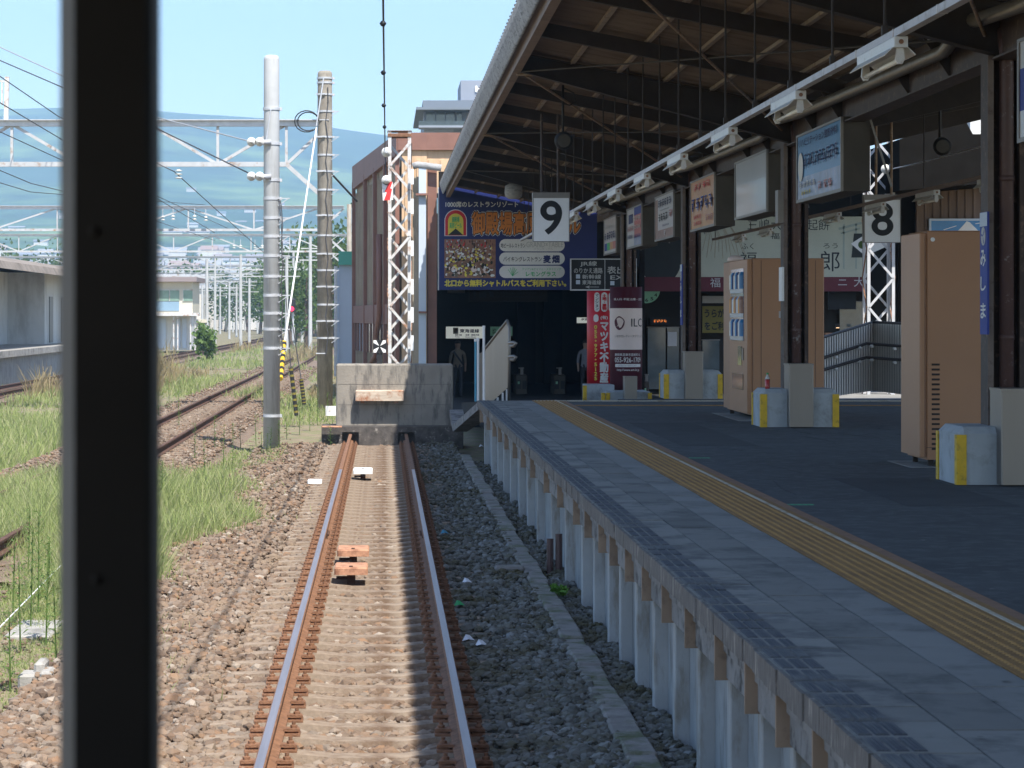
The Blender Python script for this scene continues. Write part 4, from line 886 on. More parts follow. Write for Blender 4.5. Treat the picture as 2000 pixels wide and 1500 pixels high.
ds = thing('direction_sign', P(1165,567,71.6), 'black direction sign with white transfer lettering beside the billboard', 'sign')
Yd=71.6; b=MB(); rectpx(b,1115,1243,506,567,Yd,.15); b.build('sign_box','black_ink',ds); b=MB(); rectpx(b,1114,1244,505,507,Yd-.01,.17); rectpx(b,1114,1244,565,567.5,Yd-.01,.17); rectpx(b,1114,1116,507.2,564.8,Yd-.01,.17); rectpx(b,1241,1243.5,507.2,564.8,Yd-.01,.17); rectpx(b,1181,1182,507.2,564.8,Yd-.008,.02); b.build('frame','galv',ds)
for s_,a,c,d,e in (('JR線',1133,1166,510,521),('のりかえ通路',1121,1177,523,534),('新幹線',1137,1174,536,545),('東海道線',1137,1174,547,556),('表出口',1186,1238,520,535),('EXIT',1192,1238,538,546)): putpx(s_,'grey_ink',ds,a,c,d,e,Yd-.005,bold=.015)
b=MB(); Ya=Yd-.005; b.prism([P(1143,560.5,Ya),P(1152,557.5,Ya),P(1150,560,Ya),P(1170,560,Ya),P(1170,561,Ya),P(1150,561,Ya),P(1152,563.5,Ya)],(0,.003,0)); b.build('arrow','grey_ink',ds)
for x,y in ((1125,536),(1125,547),(1192,549)): b=MB(); rectpx(b,x,x+8,y,y+8,Yd-.004,.003); rectpx(b,x+2,x+6,y+2,y+5,Yd-.006,.002); b.build('pictogram','pale_blue',ds)

# lit and unlit signs inside
def hall_sign(x0,x1,y0,y1,Y,m,label,texts,ink='navy_ink'):
    t = thing('hall_sign', P((x0+x1)/2,y1,Y), label, 'sign', 'signs inside the station hall'); b=MB(); rectpx(b,x0,x1,y0,y1,Y,.12); b.build('panel',m,t)
    b=MB(); rectpx(b,x0-1,x1+1,y0-1,y0-.05,Y-.01,.14); rectpx(b,x0-1,x1+1,y1+.05,y1+1,Y-.01,.14); b.build('frame','dark_steel',t)
    for s_,a,c,d,e in texts: putpx(s_,ink,t,a,c,d,e,Y-.006,bold=.03)
    return t
t=hall_sign(871,946,638,661,80,'lit_white','backlit white sign reading Tokaido line in Japanese',[('東海道線',898,936,642.5,650),('東京方面',889,902,652.5,656),('沼津・静岡方面',909,936,652.5,656),('Tokyo',889,898,657,659.5),('Numazu, Shizuoka',909,930,657,659.5)])
b=MB(); rectpx(b,885,895,640,652,79.99,.004); b.build('pictogram','black_ink',t); b=MB(); rectpx(b,886,894,641,651,79.985,.004); b.build('pictogram_face','grey_ink',t)
hall_sign(958,1001,638,656,80,'lit_green','small green lit sign half hidden by the stair screen',[('出口',962,968,641,652)],'black_ink')
hall_sign(1127,1160,620,631,78,'lit_white','small white lit sign left of the red column',[('伊豆箱根',1135,1160,621.5,626)],'black_ink')
t=hall_sign(917,1069,567,588,76,'hall_panel','dim grey hanging sign with an arrow under the billboard',[('のりかえには、JR乗車券が必要です',970,1060,569,575),('JR ticket is necessary to transfer',970,1060,578,582)],'black_ink')
b=MB(); b.prism([P(927,569,75.98),P(932,575,75.98),P(928.5,574,75.98),P(928.5,582,75.98),P(925.5,582,75.98),P(925.5,574,75.98),P(922,575,75.98)],(0,.004,0)); b.build('arrow','black_ink',t); b=MB(); rectpx(b,936,950,568.5,582,75.985,.004); rectpx(b,956,964,570,580,75.985,.004); b.build('pictogram','black_ink',t)
b=MB(); rectpx(b,874,908,566,572,77,.1); o=b.build('hall_poster','grey_ink',loc=P(890,572,77)); setp(o,'pale strip poster just below the billboard corner','poster')

# ticket gates
def gate(x0,x1,y0,Y,label):
    t=thing('ticket_gate',(PX((x0+x1)/2,Y),Y,.05),label,'ticket gate','ticket gates in the hall'); a,c=PX(x0,Y),PX(x1,Y)
    b=MB(); b.bbox(a,c,Y,Y+1.5,.05,PZ(y0,Y),.03); b.build('body','box_dark',t); b=MB(); b.box(a+.03,(a+c)/2-.02,Y-.006,Y,.2,PZ(y0+10,Y)); b.box((a+c)/2+.03,c-.03,Y-.006,Y,.2,PZ(y0+12,Y)); b.build('front_panel','black_ink',t)
    b=MB(); b.box((a+c)/2-.02,(a+c)/2+.06,Y+.1,Y+.2,PZ(y0,Y),PZ(y0-12,Y)); b.box((a+c)/2-.08,(a+c)/2+.08,Y+.08,Y+.22,PZ(y0-12,Y),PZ(y0-14,Y)); b.build('sensor_post','box_frame',t)
    b=MB(); m_=(a+.03+(a+c)/2-.02)/2; b.box(m_-.03,m_+.03,Y-.01,Y-.007,PZ(y0+18,Y),PZ(y0+13,Y)); b.build('arrow_light','lit_green',t)
gate(1007,1030,732,77,'ticket gate left of the wide gap'); gate(1081,1105,732,77,'ticket gate in the middle of the hall'); gate(1257,1268,745,77,'ticket gate just right of the maroon column')
gate(1192,1204,738,77,'ticket gate behind the red column')

# advertising columns
RY=59.6
def column_ad(px0,px1,py0,py1,Y,m,name,label):
    r=(PX(px1,Y)-PX(px0,Y))/2; cx=PX((px0+px1)/2,Y); t=thing(name,(cx,Y+r,PZ(py1,Y)),label,'advertising column','advertising columns'); b=MB()
    b.lathe((cx,Y+r,PZ(py1,Y)),[(r,0),(r,PZ(py0,Y)-PZ(py1,Y))],48); b.build('drum',m,t,True); return t,cx,Y+r,r
t,cx,cy,r=column_ad(1149,1212,568,752,59.2,'red_board','advertising_column','red advertising column with white vertical lettering')
W=lambda k:(cx,cy,r+k)
def cput(s_,m,a,c,d,e,Y,lift,**k): return putpx(s_,m,t,a,c,d,e,Y,wrap=(cx,cy,r+lift),**k)
def cpill(x0,x1,y0,y1,Y,m,lift):
    hw=(x1-x0)/2; mx=(x0+x1)/2; pts=[P(mx+hw*math.cos(a),y0+hw-hw*math.sin(a),Y) for a in np.linspace(0,math.pi,9)]+[P(mx+hw*math.cos(a),y1-hw-hw*math.sin(a),Y) for a in np.linspace(math.pi,2*math.pi,9)]
    rr_=r+lift; b=MB(); b.add([(cx+rr_*math.sin((p.x-cx)/rr_),cy-rr_*math.cos((p.x-cx)/rr_),p.z) for p in pts],[tuple(range(len(pts)))]); b.build('print_patch',m,t)
cpill(1160,1171,571,609,59.2,'pill',.006); cput('マ\nン\nシ\nョ\nン','black_ink',1162,1169,574,606,59.2,.010,bold=.02,line=.9)
cpill(1174,1186.5,571,609,59.2,'pill',.006); cput('土\n地\n・\n建\n物','red_board',1176,1185,574,606,59.2,.010,bold=.04,line=.9)
cpill(1189,1201,571,609,59.2,'pill',.006)
cpill(1158,1169,614,629,59.2,'pill',.006); cput('(有)','pill',1173,1187,616,625,59.2,.006,bold=.03)
cput('マ\nツ\nキ\n不\n動\n産','pill',1171,1189,629,748,59.2,.006,bold=.05,line=1.0)
cput('0\n5\n5\n・\n9\n7\n7\n・\n5\n1\n2\n5','yellow_ink',1159.5,1166.5,635,743,59.2,.006,bold=.04,line=.95)
t,cx,cy,r=column_ad(1194,1257,560,776,57.6,'maroon','advertising_column','maroon and pale pink clinic advertising column')
b=MB(); nn=40; rr_=r+.004
for k in range(nn):
    a0,a1=-1.9+3.8*k/nn,-1.9+3.8*(k+1)/nn; z0_,z1_=PZ(683,57.6),PZ(602,57.6)
    b.quad((cx+rr_*math.sin(a0),cy-rr_*math.cos(a0),z0_),(cx+rr_*math.sin(a1),cy-rr_*math.cos(a1),z0_),(cx+rr_*math.sin(a1),cy-rr_*math.cos(a1),z1_),(cx+rr_*math.sin(a0),cy-rr_*math.cos(a0),z1_))
b.build('pale_band','pale_pink',t)
Yc=57.6; cput('婦人科 不妊治療・女性','pill',1196,1262,582,587,Yc,.006); cput('ILC','black_ink',1233,1262,622,638,Yc,.010); cput('いながきレディースクリニック','black_ink',1199,1262,654,659,Yc,.010)
b=MB(); pts=[P(1209+11*math.cos(a)*(1+.06*math.sin(3*a)),631-13*math.sin(a)*(1+.05*math.cos(4*a)),Yc) for a in np.linspace(0,6.28,25)[:-1]]; rr_=r+.010; b.add([(cx+rr_*math.sin((p.x-cx)/rr_),cy-rr_*math.cos((p.x-cx)/rr_),p.z) for p in pts],[tuple(range(len(pts)))]); b.build('seal','maroon',t)
b=MB(); b.tube([(cx+(r+.014)*math.sin((PX(x,Yc)-cx)/r),cy-(r+.014)*math.cos((PX(x,Yc)-cx)/r),PZ(y,Yc)) for x,y in ((1205,638),(1213,626),(1208,624),(1206,631),(1213,634))],.006,5); b.build('seal_mark','pale_pink',t)
cput('静岡県沼津市宮前町12-','pill',1199,1256,690,695.5,Yc,.006,bold=.01); cput('055-926-1709','pill',1199,1257,698,708,Yc,.006,bold=.01); cput('http://www.art-ilc.jp','pill',1204,1252,720,726,Yc,.006)
b=MB(); rr_=r+.006
for k in range(12):
    xk=[PX(1200+57*q/12,Yc) for q in (k,k+1)]; g=[(cx+rr_*math.sin((x-cx)/rr_),cy-rr_*math.cos((x-cx)/rr_)) for x in xk]; b.quad((*g[0],PZ(717,Yc)),(*g[1],PZ(717,Yc)),(*g[1],PZ(711,Yc)),(*g[0],PZ(711,Yc)))
b.build('name_bar','pill',t); cput('いながきレディースクリニック','black_ink',1203,1244,712,716,Yc,.010)

# shop building with the mural
SY=76.0
shop=thing('shop_building',(12,SY,0),'dark shop front below a pale mural with Japanese lettering','shop')
b=MB(); b.box(PX(1240,SY),24,SY,SY+.3,PZ(568,SY),7.2); b.build('upper_wall','shade_black',shop)
mu=thing('mural_board',P(1450,540,SY-.1),'pale green mural board with brush lettering and shrine drawing','mural board'); Ym=SY-.12
b=MB(); rectpx(b,1244,1692,423,541,Ym,.1); b.build('board','mural',mu); b=MB(); rectpx(b,1244,1692,541,569,Ym-.02,.12); b.build('maroon_band','maroon_band',mu)
for s_,a,c,d,e in (('三嶋大社縁起餅',1460,1620,428,450),('福太郎',1505,1560,455,467),('ふく',1448,1472,475,487),('福',1445,1478,492,520),('太',1535,1566,490,530),('ろう',1608,1636,475,485),('郎',1602,1640,490,530)): putpx(s_,'black_ink',mu,a,c,d,e,Ym-.006,bold=.0)
for s_,a,c,d,e in (('小',1350,1368,544,562),('福',1387,1407,543,561),('に',1580,1600,545,560),('ニ',1637,1654,546,557),('大',1668,1688,541,560)): putpx(s_,'grey_ink',mu,a,c,d,e,Ym-.028)
b=MB(); Yq=Ym-.006
b.prism([P(1290+44*math.cos(a),490+68*math.sin(a),Yq) for a in np.linspace(0,6.28,28)[:-1]],(0,.004,0)); b.build('dark_figure','mural_dark',mu)
b=MB(); Yq=Ym-.004
for x in (1648,1672): b.bar(P(x,438,Yq),P(x,525,Yq),.05,.004,(0,1,0))
b.bar(P(1638,447,Yq),P(1684,435,Yq),.07,.004,(0,1,0)); b.bar(P(1642,456,Yq),P(1680,446,Yq),.05,.004,(0,1,0)); b.build('gate_drawing','mural_shade',mu)
b=MB(); 
for k in range(12): b.tube([P(1375+k*5,430+(k%3)*8,Ym-.003),P(1380+k*6,455+(k*7)%20,Ym-.003),P(1372+k*8,490+(k*13)%25,Ym-.003)],.008,4)
b.build('twig_drawing','tan_cladding',mu)
b=MB(); b.prism([P(1662,476,Yq-.01),P(1690,458,Yq-.01),P(1744,476,Yq-.01),P(1690,500,Yq-.01)],(0,.01,0)); b.build('paper_drawing','pill',mu); b=MB(); b.prism([P(1668,456,Yq-.005),P(1692,456,Yq-.005),P(1692,503,Yq-.005),P(1663,503,Yq-.005)],(0,.003,0)); b.build('tray_drawing','mural_dark',mu); b=MB(); b.prism([P(1684+8*math.cos(a),478+8*math.sin(a),Yq-.014) for a in np.linspace(0,6.28,14)[:-1]],(0,.003,0)); b.build('sweet_drawing','leaf',mu)
# shop front below
b=MB(); b.box(PX(1262,SY),24,SY+1.6,SY+1.8,.05,PZ(566,SY)); b.build('shop_wall','hall_panel',shop)
for i,(x0_,x1_,y0_,y1_) in enumerate(((1265,1300,640,760),(1303,1326,640,760),(1372,1405,665,760),(1640,1690,590,660))): b=MB(); rectpx(b,x0_,x1_,y0_,y1_,SY+1.5,.08); wf=b.build('window','window_glass',shop); b=MB(); rectpx(b,x0_-1.5,x1_+1.5,y0_-2,y0_-.1,SY+1.48,.1); b.build('window_frame','box_frame',wf)
b=MB(); rectpx(b,1304,1322,648,676,SY+1.44,.03); o=b.build('shop_poster','ad_white',loc=P(1313,676,SY+1.4)); setp(o,'pale poster on the dark shop window','poster')
nb=thing('yellow_notice',P(1392,653,SY+1.2),'yellow notice with black Japanese lettering on the shop front','notice'); b=MB(); rectpx(b,1372,1440,598,650,SY+1.2,.04); b.build('board','notice_dim',nb); putpx('うらがわ',"black_ink",nb,1376,1428,603,620,SY+1.19,bold=.03); putpx('をご利用','black_ink',nb,1376,1428,628,645,SY+1.19,bold=.03)
b=MB(); rectpx(b,1372,1440,578,592,SY+1.2,.04); o=b.build('shop_sign','grey_ink',loc=P(1400,592,SY)); setp(o,'dim grey sign above the yellow notice','sign')
b=MB(); rectpx(b,1618,1672,566,604,SY+.8,.06); o=b.build('dark_board','black_ink',loc=P(1645,604,SY)); setp(o,'black board hanging below the maroon band','board')
ck=thing('station_clock',P(1262,566,SY+.6),'round pale green lit clock partly hidden by the maroon column','clock'); cx_,cz_=PX(1263,SY+.6),PZ(566,SY+.6); b=MB(); b.lathe((cx_,SY+.6,cz_),[(.40,0),(.40,.1)],32,'y'); b.build('face','lit_green',ck)
for h in range(1,13):
    a=math.pi/2-h*math.pi/6; put(str(h),'black_ink',ck,(cx_+.31*math.cos(a)-.045,SY+.594,cz_+.31*math.sin(a)-.05),(.09,0,0),(0,0,.1),bold=.03,name='numeral')
b=MB(); b.bar((cx_,SY+.592,cz_),(cx_+.1,SY+.592,cz_+.18),.03,.004,(0,1,0)); b.bar((cx_,SY+.590,cz_),(cx_-.25,SY+.590,cz_+.02),.025,.004,(0,1,0)); b.build('hands','black_ink',ck)
ld=thing('departure_board',P(1290,632,SY),'dark departure board with small amber characters','departure board'); b=MB(); rectpx(b,1270,1308,620,634,SY+1.2,.15); b.build('case','black_ink',ld)
b=MB(); strokes(b,P(1276,630,SY+1.18),(PX(1303,SY)-PX(1276,SY),0,0),(0,0,.1),4,77); b.build('characters','lit_amber',ld)
b=MB(); rectpx(b,1612,1756,650,662,SY+.6,.3); o=b.build('counter_sign','machine_trim',loc=P(1650,662,SY)); setp(o,'tan shop counter sign behind the metal stair wall','sign'); putpx('三嶋','black_ink',o,1641,1665,651,660,SY+.59,bold=.03)
for x in (1636,1684): 
    b=MB(); b.lathe(P(x,640,SY+.4),[(.02,0),(.07,.03),(.07,.1)],12); o=b.build('spot_lamp','dark_steel',loc=P(x,640,SY+.4)); setp(o,'small warm spotlight above the tan counter','lamp','counter spotlights'); q=MB(); q.lathe(P(x,640.6,SY+.4),[(.05,0),(.05,.01)],12); q.build('bulb','lit_warm',o)

# brown building and poster on the right
bw=thing('brown_building',(13,58,0),'brown ribbed metal building behind the plain tan cabinet','building'); Yb=60.0
b=MB(); b.box(PX(1790,Yb),PX(2120,Yb),Yb,Yb+.2,-.2,PZ(330,Yb))
for x in np.arange(PX(1790,Yb),PX(2110,Yb),.19): b.box(x,x+.05,Yb-.03,Yb,-.2,PZ(330,Yb)-.01)
b.build('wall','brown_wall',bw); b=MB(); b.prism([(PX(1757,Yb-3),Yb-3,PZ(272,Yb-3)),(PX(1884,Yb-3),Yb-3,PZ(232,Yb-3)),(PX(1900,Yb-3),Yb-3,PZ(262,Yb-3)),(PX(2000,Yb-3),Yb-3,PZ(262,Yb-3)),(PX(2000,Yb-3),Yb-3,PZ(352,Yb-3)),(PX(1757,Yb-3),Yb-3,PZ(372,Yb-3))],(0,4,0)); b.build('roof','shade_black',bw)
b=MB(); b.box(PX(1895,70),PX(1960,70),70,74,PZ(300,70),PZ(228,70)); o=b.build('white_block','house_white',loc=P(1920,300,70)); setp(o,'sunlit white building seen through the gap under the canopy','building'); b=MB(); b.box(PX(1755,Yb),PX(1789,Yb),Yb+.1,Yb+.3,-.2,PZ(330,Yb)); b.build('dark_bay','shade_black',bw)
po=thing('poster_board',P(1875,455,Yb-.1),'blue framed mountain poster above the plain tan cabinet','poster board'); Yp=Yb-.12
b=MB(); rectpx(b,1819,1960,431,520,Yp,.06); b.build('picture','ad_blue',po); b=MB(); rectpx(b,1815,1819,427,524,Yp-.01,.08); rectpx(b,1819.05,1960,427,431,Yp-.01,.08); b.build('frame','pale_blue',po)
b=MB(); b.prism([P(1870,452,Yp-.004),P(1884,437,Yp-.004),P(1888,432,Yp-.004),P(1894,434,Yp-.004),P(1912,452,Yp-.004)],(0,.002,0)); b.build('snow_peak','pill',po)
b=MB(); b.bar(P(1843,449,Yp-.004),P(1868,441,Yp-.004),.015,.003,(0,1,0)); b.bar(P(1905,437,Yp-.004),P(1918,435,Yp-.004),.015,.003,(0,1,0)); b.build('bright_line','white_ink',po)
# far dark canopy over the shop front
fc=thing('shop_canopy',(15,66,5),'dark corrugated canopy in front of the mural','canopy'); b=MB()
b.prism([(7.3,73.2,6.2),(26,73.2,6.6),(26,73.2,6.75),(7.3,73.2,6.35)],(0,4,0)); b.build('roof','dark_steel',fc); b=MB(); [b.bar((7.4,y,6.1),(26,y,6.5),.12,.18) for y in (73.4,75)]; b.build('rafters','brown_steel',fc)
# stair wall
sw=thing('stair_wall',P(1700,770,53),'ribbed metal stair wall with two handrails behind the pillars','stair wall')
def ribwall(pa,pb,name):
    (xa,ya0,ya1,Ya),(xb,yb0,yb1,Yb_)=pa,pb; b=MB(); n=int(abs(xb-xa)/4.6)
    for k in range(n):
        u0,u1=k/n,(k+.55)/n; f=lambda u,a,c:a+(c-a)*u
        q=[P(f(u,xa,xb),f(u,y0,y1),f(u,Ya,Yb_)) for u,y0,y1 in ((u0,ya1,yb1),(u1,ya1,yb1),(u1,ya0,yb0),(u0,ya0,yb0))]; b.prism(q,(0,-.07,0))
    b.build(name,'clad_metal',sw); b=MB(); q=[P(xa,ya1,Ya),P(xb,yb1,Yb_),P(xb,yb0,Yb_),P(xa,ya0,Ya)]; b.prism(q,(0,.04,0)); b.build('backing_sheet','panel_concrete',sw)
ribwall((1600,662,778,52),(1705,630,763,54),'left_cladding'); ribwall((1705,630,763,54),(1790,634,774,52.5),'right_cladding')
b=MB(); b.tube([P(1600,661,51.95),P(1705,629,53.95),P(1790,633,52.4)],.03,6); b.build('top_trim','rail_dark',sw)
for y0_,y1_,y2_ in ((700,671,677),(723,698,704)):
    b=MB(); b.tube([P(1600,y0_+2,51.6),P(1692,y1_,53.5),P(1790,y2_+1,52.0)],.032,8); hr=b.build('handrail','rail_dark',sw,True)
    b=MB(); [b.lathe(P(x,y+7,Yq),[(.04,0),(.05,.03),(.03,.06)],10) for x,y,Yq in ((1633,y0_-6,52.2),(1678,y1_+4,53.2),(1703,y1_+1,53.3),(1747,y2_,52.6))]; b.build('bracket','steel_white',hr,True)  # white brackets stand in for bright highlights along the handrails
b=MB(); b.box(9.0,12.4,53.5,60.5,.4,.62); setp(b.build('paved_yard','slab_light'),kind='structure')

# ------------------------------------------------------------------ lattice towers
def lattice(px0,px1,pyt,zb,Y,depth,nseg,mname,label,rusty=True):
    x0,x1=PX(px0,Y),PX(px1,Y); zt=PZ(pyt,Y); t=thing('lattice_mast',((x0+x1)/2,Y,zb),label,'lattice mast','lattice masts'); L_=.07
    for x in (x0,x1-L_):
        for y in (Y,Y+depth-.012):
            b=MB(); b.box(x,x+L_,y,y+.012,zb,zt); b.box(x if x==x0 else x+L_-.012, x+.012 if x==x0 else x+L_, y+.0125 if y==Y else y-L_, y+L_ if y==Y else y-.0005, zb, zt); b.build('leg',mname,t)
    zs=np.linspace(zb+.1,zt-.25,nseg+1)
    for y,fl in ((Y-.008,0),(Y+depth+.006,1)):
        b=MB()
        for k in range(nseg):
            a,c=(x0+.03,x1-.03) if (k+fl)%2 else (x1-.03,x0+.03); b.bar((a,y,zs[k]),(c,y,zs[k+1]),.055,.010,(0,1,0))
        b.build('bracing',mname,t)
    for x,fl in ((x0-.008,0),(x1+.006,1)):
        b=MB()
        for k in range(nseg):
            a,c=(Y+.03,Y+depth-.03) if (k+fl)%2 else (Y+depth-.03,Y+.03); b.bar((x,a,zs[k]),(x,c,zs[k+1]),.010,.028,(1,0,0))
        b.build('side_bracing','rust',t)
    b=MB(); b.box(x0-.01,x1+.01,Y-.015,Y-.002,zt-.12,zt-.05); b.box(x0-.01,x1+.01,Y+depth+.001,Y+depth+.015,zt-.12,zt-.05); b.box(x0-.014,x1+.014,Y-.02,Y+depth+.02,zt-.0,zt+.012); b.build('top_frame','rust',t)
    return t
lm=lattice(758,803,256,.0,54.5,.5,12,'steel_white','white rusty lattice mast behind the buffer wall')
b=MB(); [b.box(PX(802.5,54.3),PX(808,54.3),54.3,54.33,PZ(y+30,54.3),PZ(y,54.3)) for y in (330,388,470,545,600,655)]; b.build('number_plates','white_paint',lm)
lm2=lattice(1694,1748,236,.5,58,.6,9,'steel_lightgrey','bright grey lattice mast behind the number eight sign')
def warn(px,py,Y,w_,h_,label):
    t=thing('warning_plate',P(px,py,Y),label,'warning sign','lightning warning plates'); q=lambda u,v,dy=0:P(px+w_*(u-.5),py+h_*(v-.5),Y-dy)
    b=MB(); b.prism([q(-.02,.04),q(.98,0),q(1.02,.98),q(.06,1.02)],(0,.012,0)); b.build('plate','white_paint',t)
    b=MB(); b.prism([q(.62,.0,.006),q(.96,.0,.006),q(.74,.36,.006),q(.92,.38,.006),q(.72,1.0,.006),q(.16,1.0,.006),q(.44,.56,.006),q(.22,.54,.006)],(0,.004,0)); b.build('lightning_bolt','red_paint',t)
warn(757,373,54.0,21,36,'white plate with red lightning bolt on the mast by the buffer'); warn(1760,345,57.6,21,38,'white plate with red lightning bolt under the canopy by the eight')
def discs(px,py,Y,label,axis='y',n=3,r=.12):
    c=P(px,py,Y); t=thing('insulator',c,label,'insulator','disc insulators'); b=MB()
    for k in range(n): b.lathe((c.x,c.y-.1+k*.05,c.z),[(r*(.45+.2*k),0),(r*(.5+.2*k),.02),(r*.3,.035)],20,axis)
    b.build('disc','ceramic',t,True); b=MB(); b.lathe((c.x,c.y-.14,c.z),[(.03,0),(.03,.3)],10,axis); b.build('pin','galv',t); return t
discs(755,297,54.0,'upper disc insulator on the wire by the rusty mast'); discs(755,352,54.0,'lower disc insulator just above the lightning plate'); discs(1730,330,57.6,'disc insulator beside the grey lattice mast')
def wire(name,pts,r,label,m='wire',group='overhead wires',seg=10,sag=0):
    b=MB(); out=[]
    for a,c in zip(pts[:-1],pts[1:]):
        for k in range(seg): u=k/seg; p=Vector(a).lerp(Vector(c),u); p.z-=sag*4*u*(1-u); out.append(p)
    out.append(Vector(pts[-1])); b.tube(out,r,6); o=b.build(name,m,None,True,loc=out[0]); setp(o,label,'wire',group); return o
w0=wire('contact_wire',[(0,4,6.2),P(748,-20,26.5),P(752,290,54.3)],.012,'dark overhead wire running down to the rusty lattice mast')
b=MB(); [b.lathe((P(*q).x,P(*q).y,P(*q).z-.03),[(.02,0),(.04,.03),(.02,.06)],10) for q in ((748,46,28.8),(748.6,142,35.2),(749.6,206,40.5),(751,248,46.5))]; b.build('wire_clamps','black_paint',w0,True)
wire('mast_wire',[P(752,290,54.2),P(753,340,54.2),P(752,395,54.2)],.012,'short vertical wire between the two disc insulators')
wire('trolley_wire',[P(1742,330,57.5),P(1780,322,50),P(1940,280,40),P(2100,236,33)],.012,'thin pale wire running under the canopy from the lightning plate','wire_light')

# ------------------------------------------------------------------ concrete poles
def pole(px,pyt,Y,r,m,label,bands,steps,lean=0,top=True):
    x=PX(px,Y); zt=PZ(pyt,Y); t=thing('concrete_pole',(x,Y,-.3),label,'pole','concrete catenary poles')
    b=MB(); b.lathe((x,Y,-.4),[(r*1.08,0),(r,zt+.33),(r*.93,zt+.39),(r*.7,zt+.42)],28); b.build('shaft',m,t,True)
    for y in bands:
        z=PZ(y,Y); b=MB(); b.lathe((x,Y,z-.025),[(r*1.06+.008,0),(r*1.06+.008,.05)],28); b.box(x+r*1.0,x+r*1.35,Y-.03,Y+.03,z-.03,z+.03); b.build('band','galv',t)
    for i,y in enumerate(steps):
        z=PZ(y,Y); b=MB(); s=1 if steps is not None else 1; b.bar((x+r*.8,Y-.1,z),(x+r*.8+.24,Y-.12,z),.03,.02); b.bar((x+r*.9,Y-.1,z-.14),(x+r*.8+.2,Y-.12,z-.01),.02,.015); b.build('step_bracket','galv',t)
    return t,x,r
cp,px_,pr=pole(530.5,110,50,.152,'pole_concrete','tall pale grey concrete pole standing in the grass',[213,281,352,388,426,462,500,540,577,612,643,680,812],[388,426,462,500,540,577,612,643,680])
for y,x_end in ((279,-10),(346,-10)):
    z=PZ(y,50); b=MB(); b.tube([(px_,49.82,z),(px_-.32,49.8,z)],.05,10); b.build('arm','galv',cp,True)
    for k in range(2):
        b=MB(); c=(px_-.22-k*.16,49.72,z); [b.lathe((c[0],c[1]-.03*j,c[2]),[(.09-.03*j,0),(.085-.03*j,.02),(.03,.028)],18,'y') for j in range(3)]; b.build('insulator','ceramic',cp,True)
b=MB(); b.tube([P(529,214,49.82),P(520,275,49.8)],.014,6); b.build('stay_rod','galv',cp)
b=MB(); b.tube([P(547,392,49.85)]+[P(549+3*(k%2),400+40*k,49.83) for k in range(8)],.011,5); b.build('cable','wire',cp)
bp,bx_,br=pole(634.5,140,72,.205,'pole_brown','weathered brown concrete pole left of the brown building',[153,162,185,218,268,303,335,371,421,460,496,528,560,595,627,660],[218,268,303,335,371,421,460,496,528,560,595,627,660])
b=MB(); [b.bar((bx_-br-.04,71.75,PZ(y,72)),(bx_-br+.22,71.75,PZ(y,72)),.03,.03) or b.bar((bx_-br-.02,71.75,PZ(y,72)),(bx_-br+.12,71.75,PZ(y+8,72)),.02,.02) for y in (185,268,335,421,496,560,627,690)]; b.build('step_irons','galv',bp)
b=MB(); b.tube([P(640,170,71.78)]+[P(641-5*(k%2),200+38*k,71.77) for k in range(14)],.014,5); b.build('cable','wire',bp)
b=MB(); b.tube([P(632,153,71.7),P(618,246,71.6)],.02,6); b.build('stay_rod','galv',bp)
# guy wire with striped guard
gw=thing('guy_wire',P(545,760,58),'white guy wire with a yellow and black guard beside the grey pole','guy wire')
b=MB(); b.tube([P(618,250,70.8),P(555,675,60)],.022,6); b.build('cable','white_paint',gw); b=MB(); p0,p1=P(555,668,60),P(548,740,58.5); b.tube([p0,p1],.055,8)
b.build('guard','yellow_paint',gw); b=MB(); [b.tube([p0.lerp(p1,k/6+.04),p0.lerp(p1,k/6+.11)],.058,8) for k in range(6)]; b.build('guard_stripes','black_paint',gw)
for i,(xa,ya,xb,yb,lab,tx_,ty_) in enumerate(((568,718,579,812,'left leaning striped guard tube below the brown pole',546,392),(588,740,594,790,'right shorter striped guard tube below the brown pole',566,600))):
    Y=62-4*i*0; t=thing('guy_guard',P(xb,yb,Y),lab,'guy guard','striped guy guards'); p0,p1=P(xa,ya,Y),P(xb,yb,Y); b=MB(); b.tube([p0,p1],.05,8); b.build('tube','black_paint',t); b=MB(); [b.tube([p0.lerp(p1,k/8+.02),p0.lerp(p1,k/8+.065)],.053,8) for k in range(8)]; b.build('stripes','notice_dim',t); b=MB(); b.tube([P(tx_,ty_,Y),p0],.012,5); b.build('cable','wire',t)

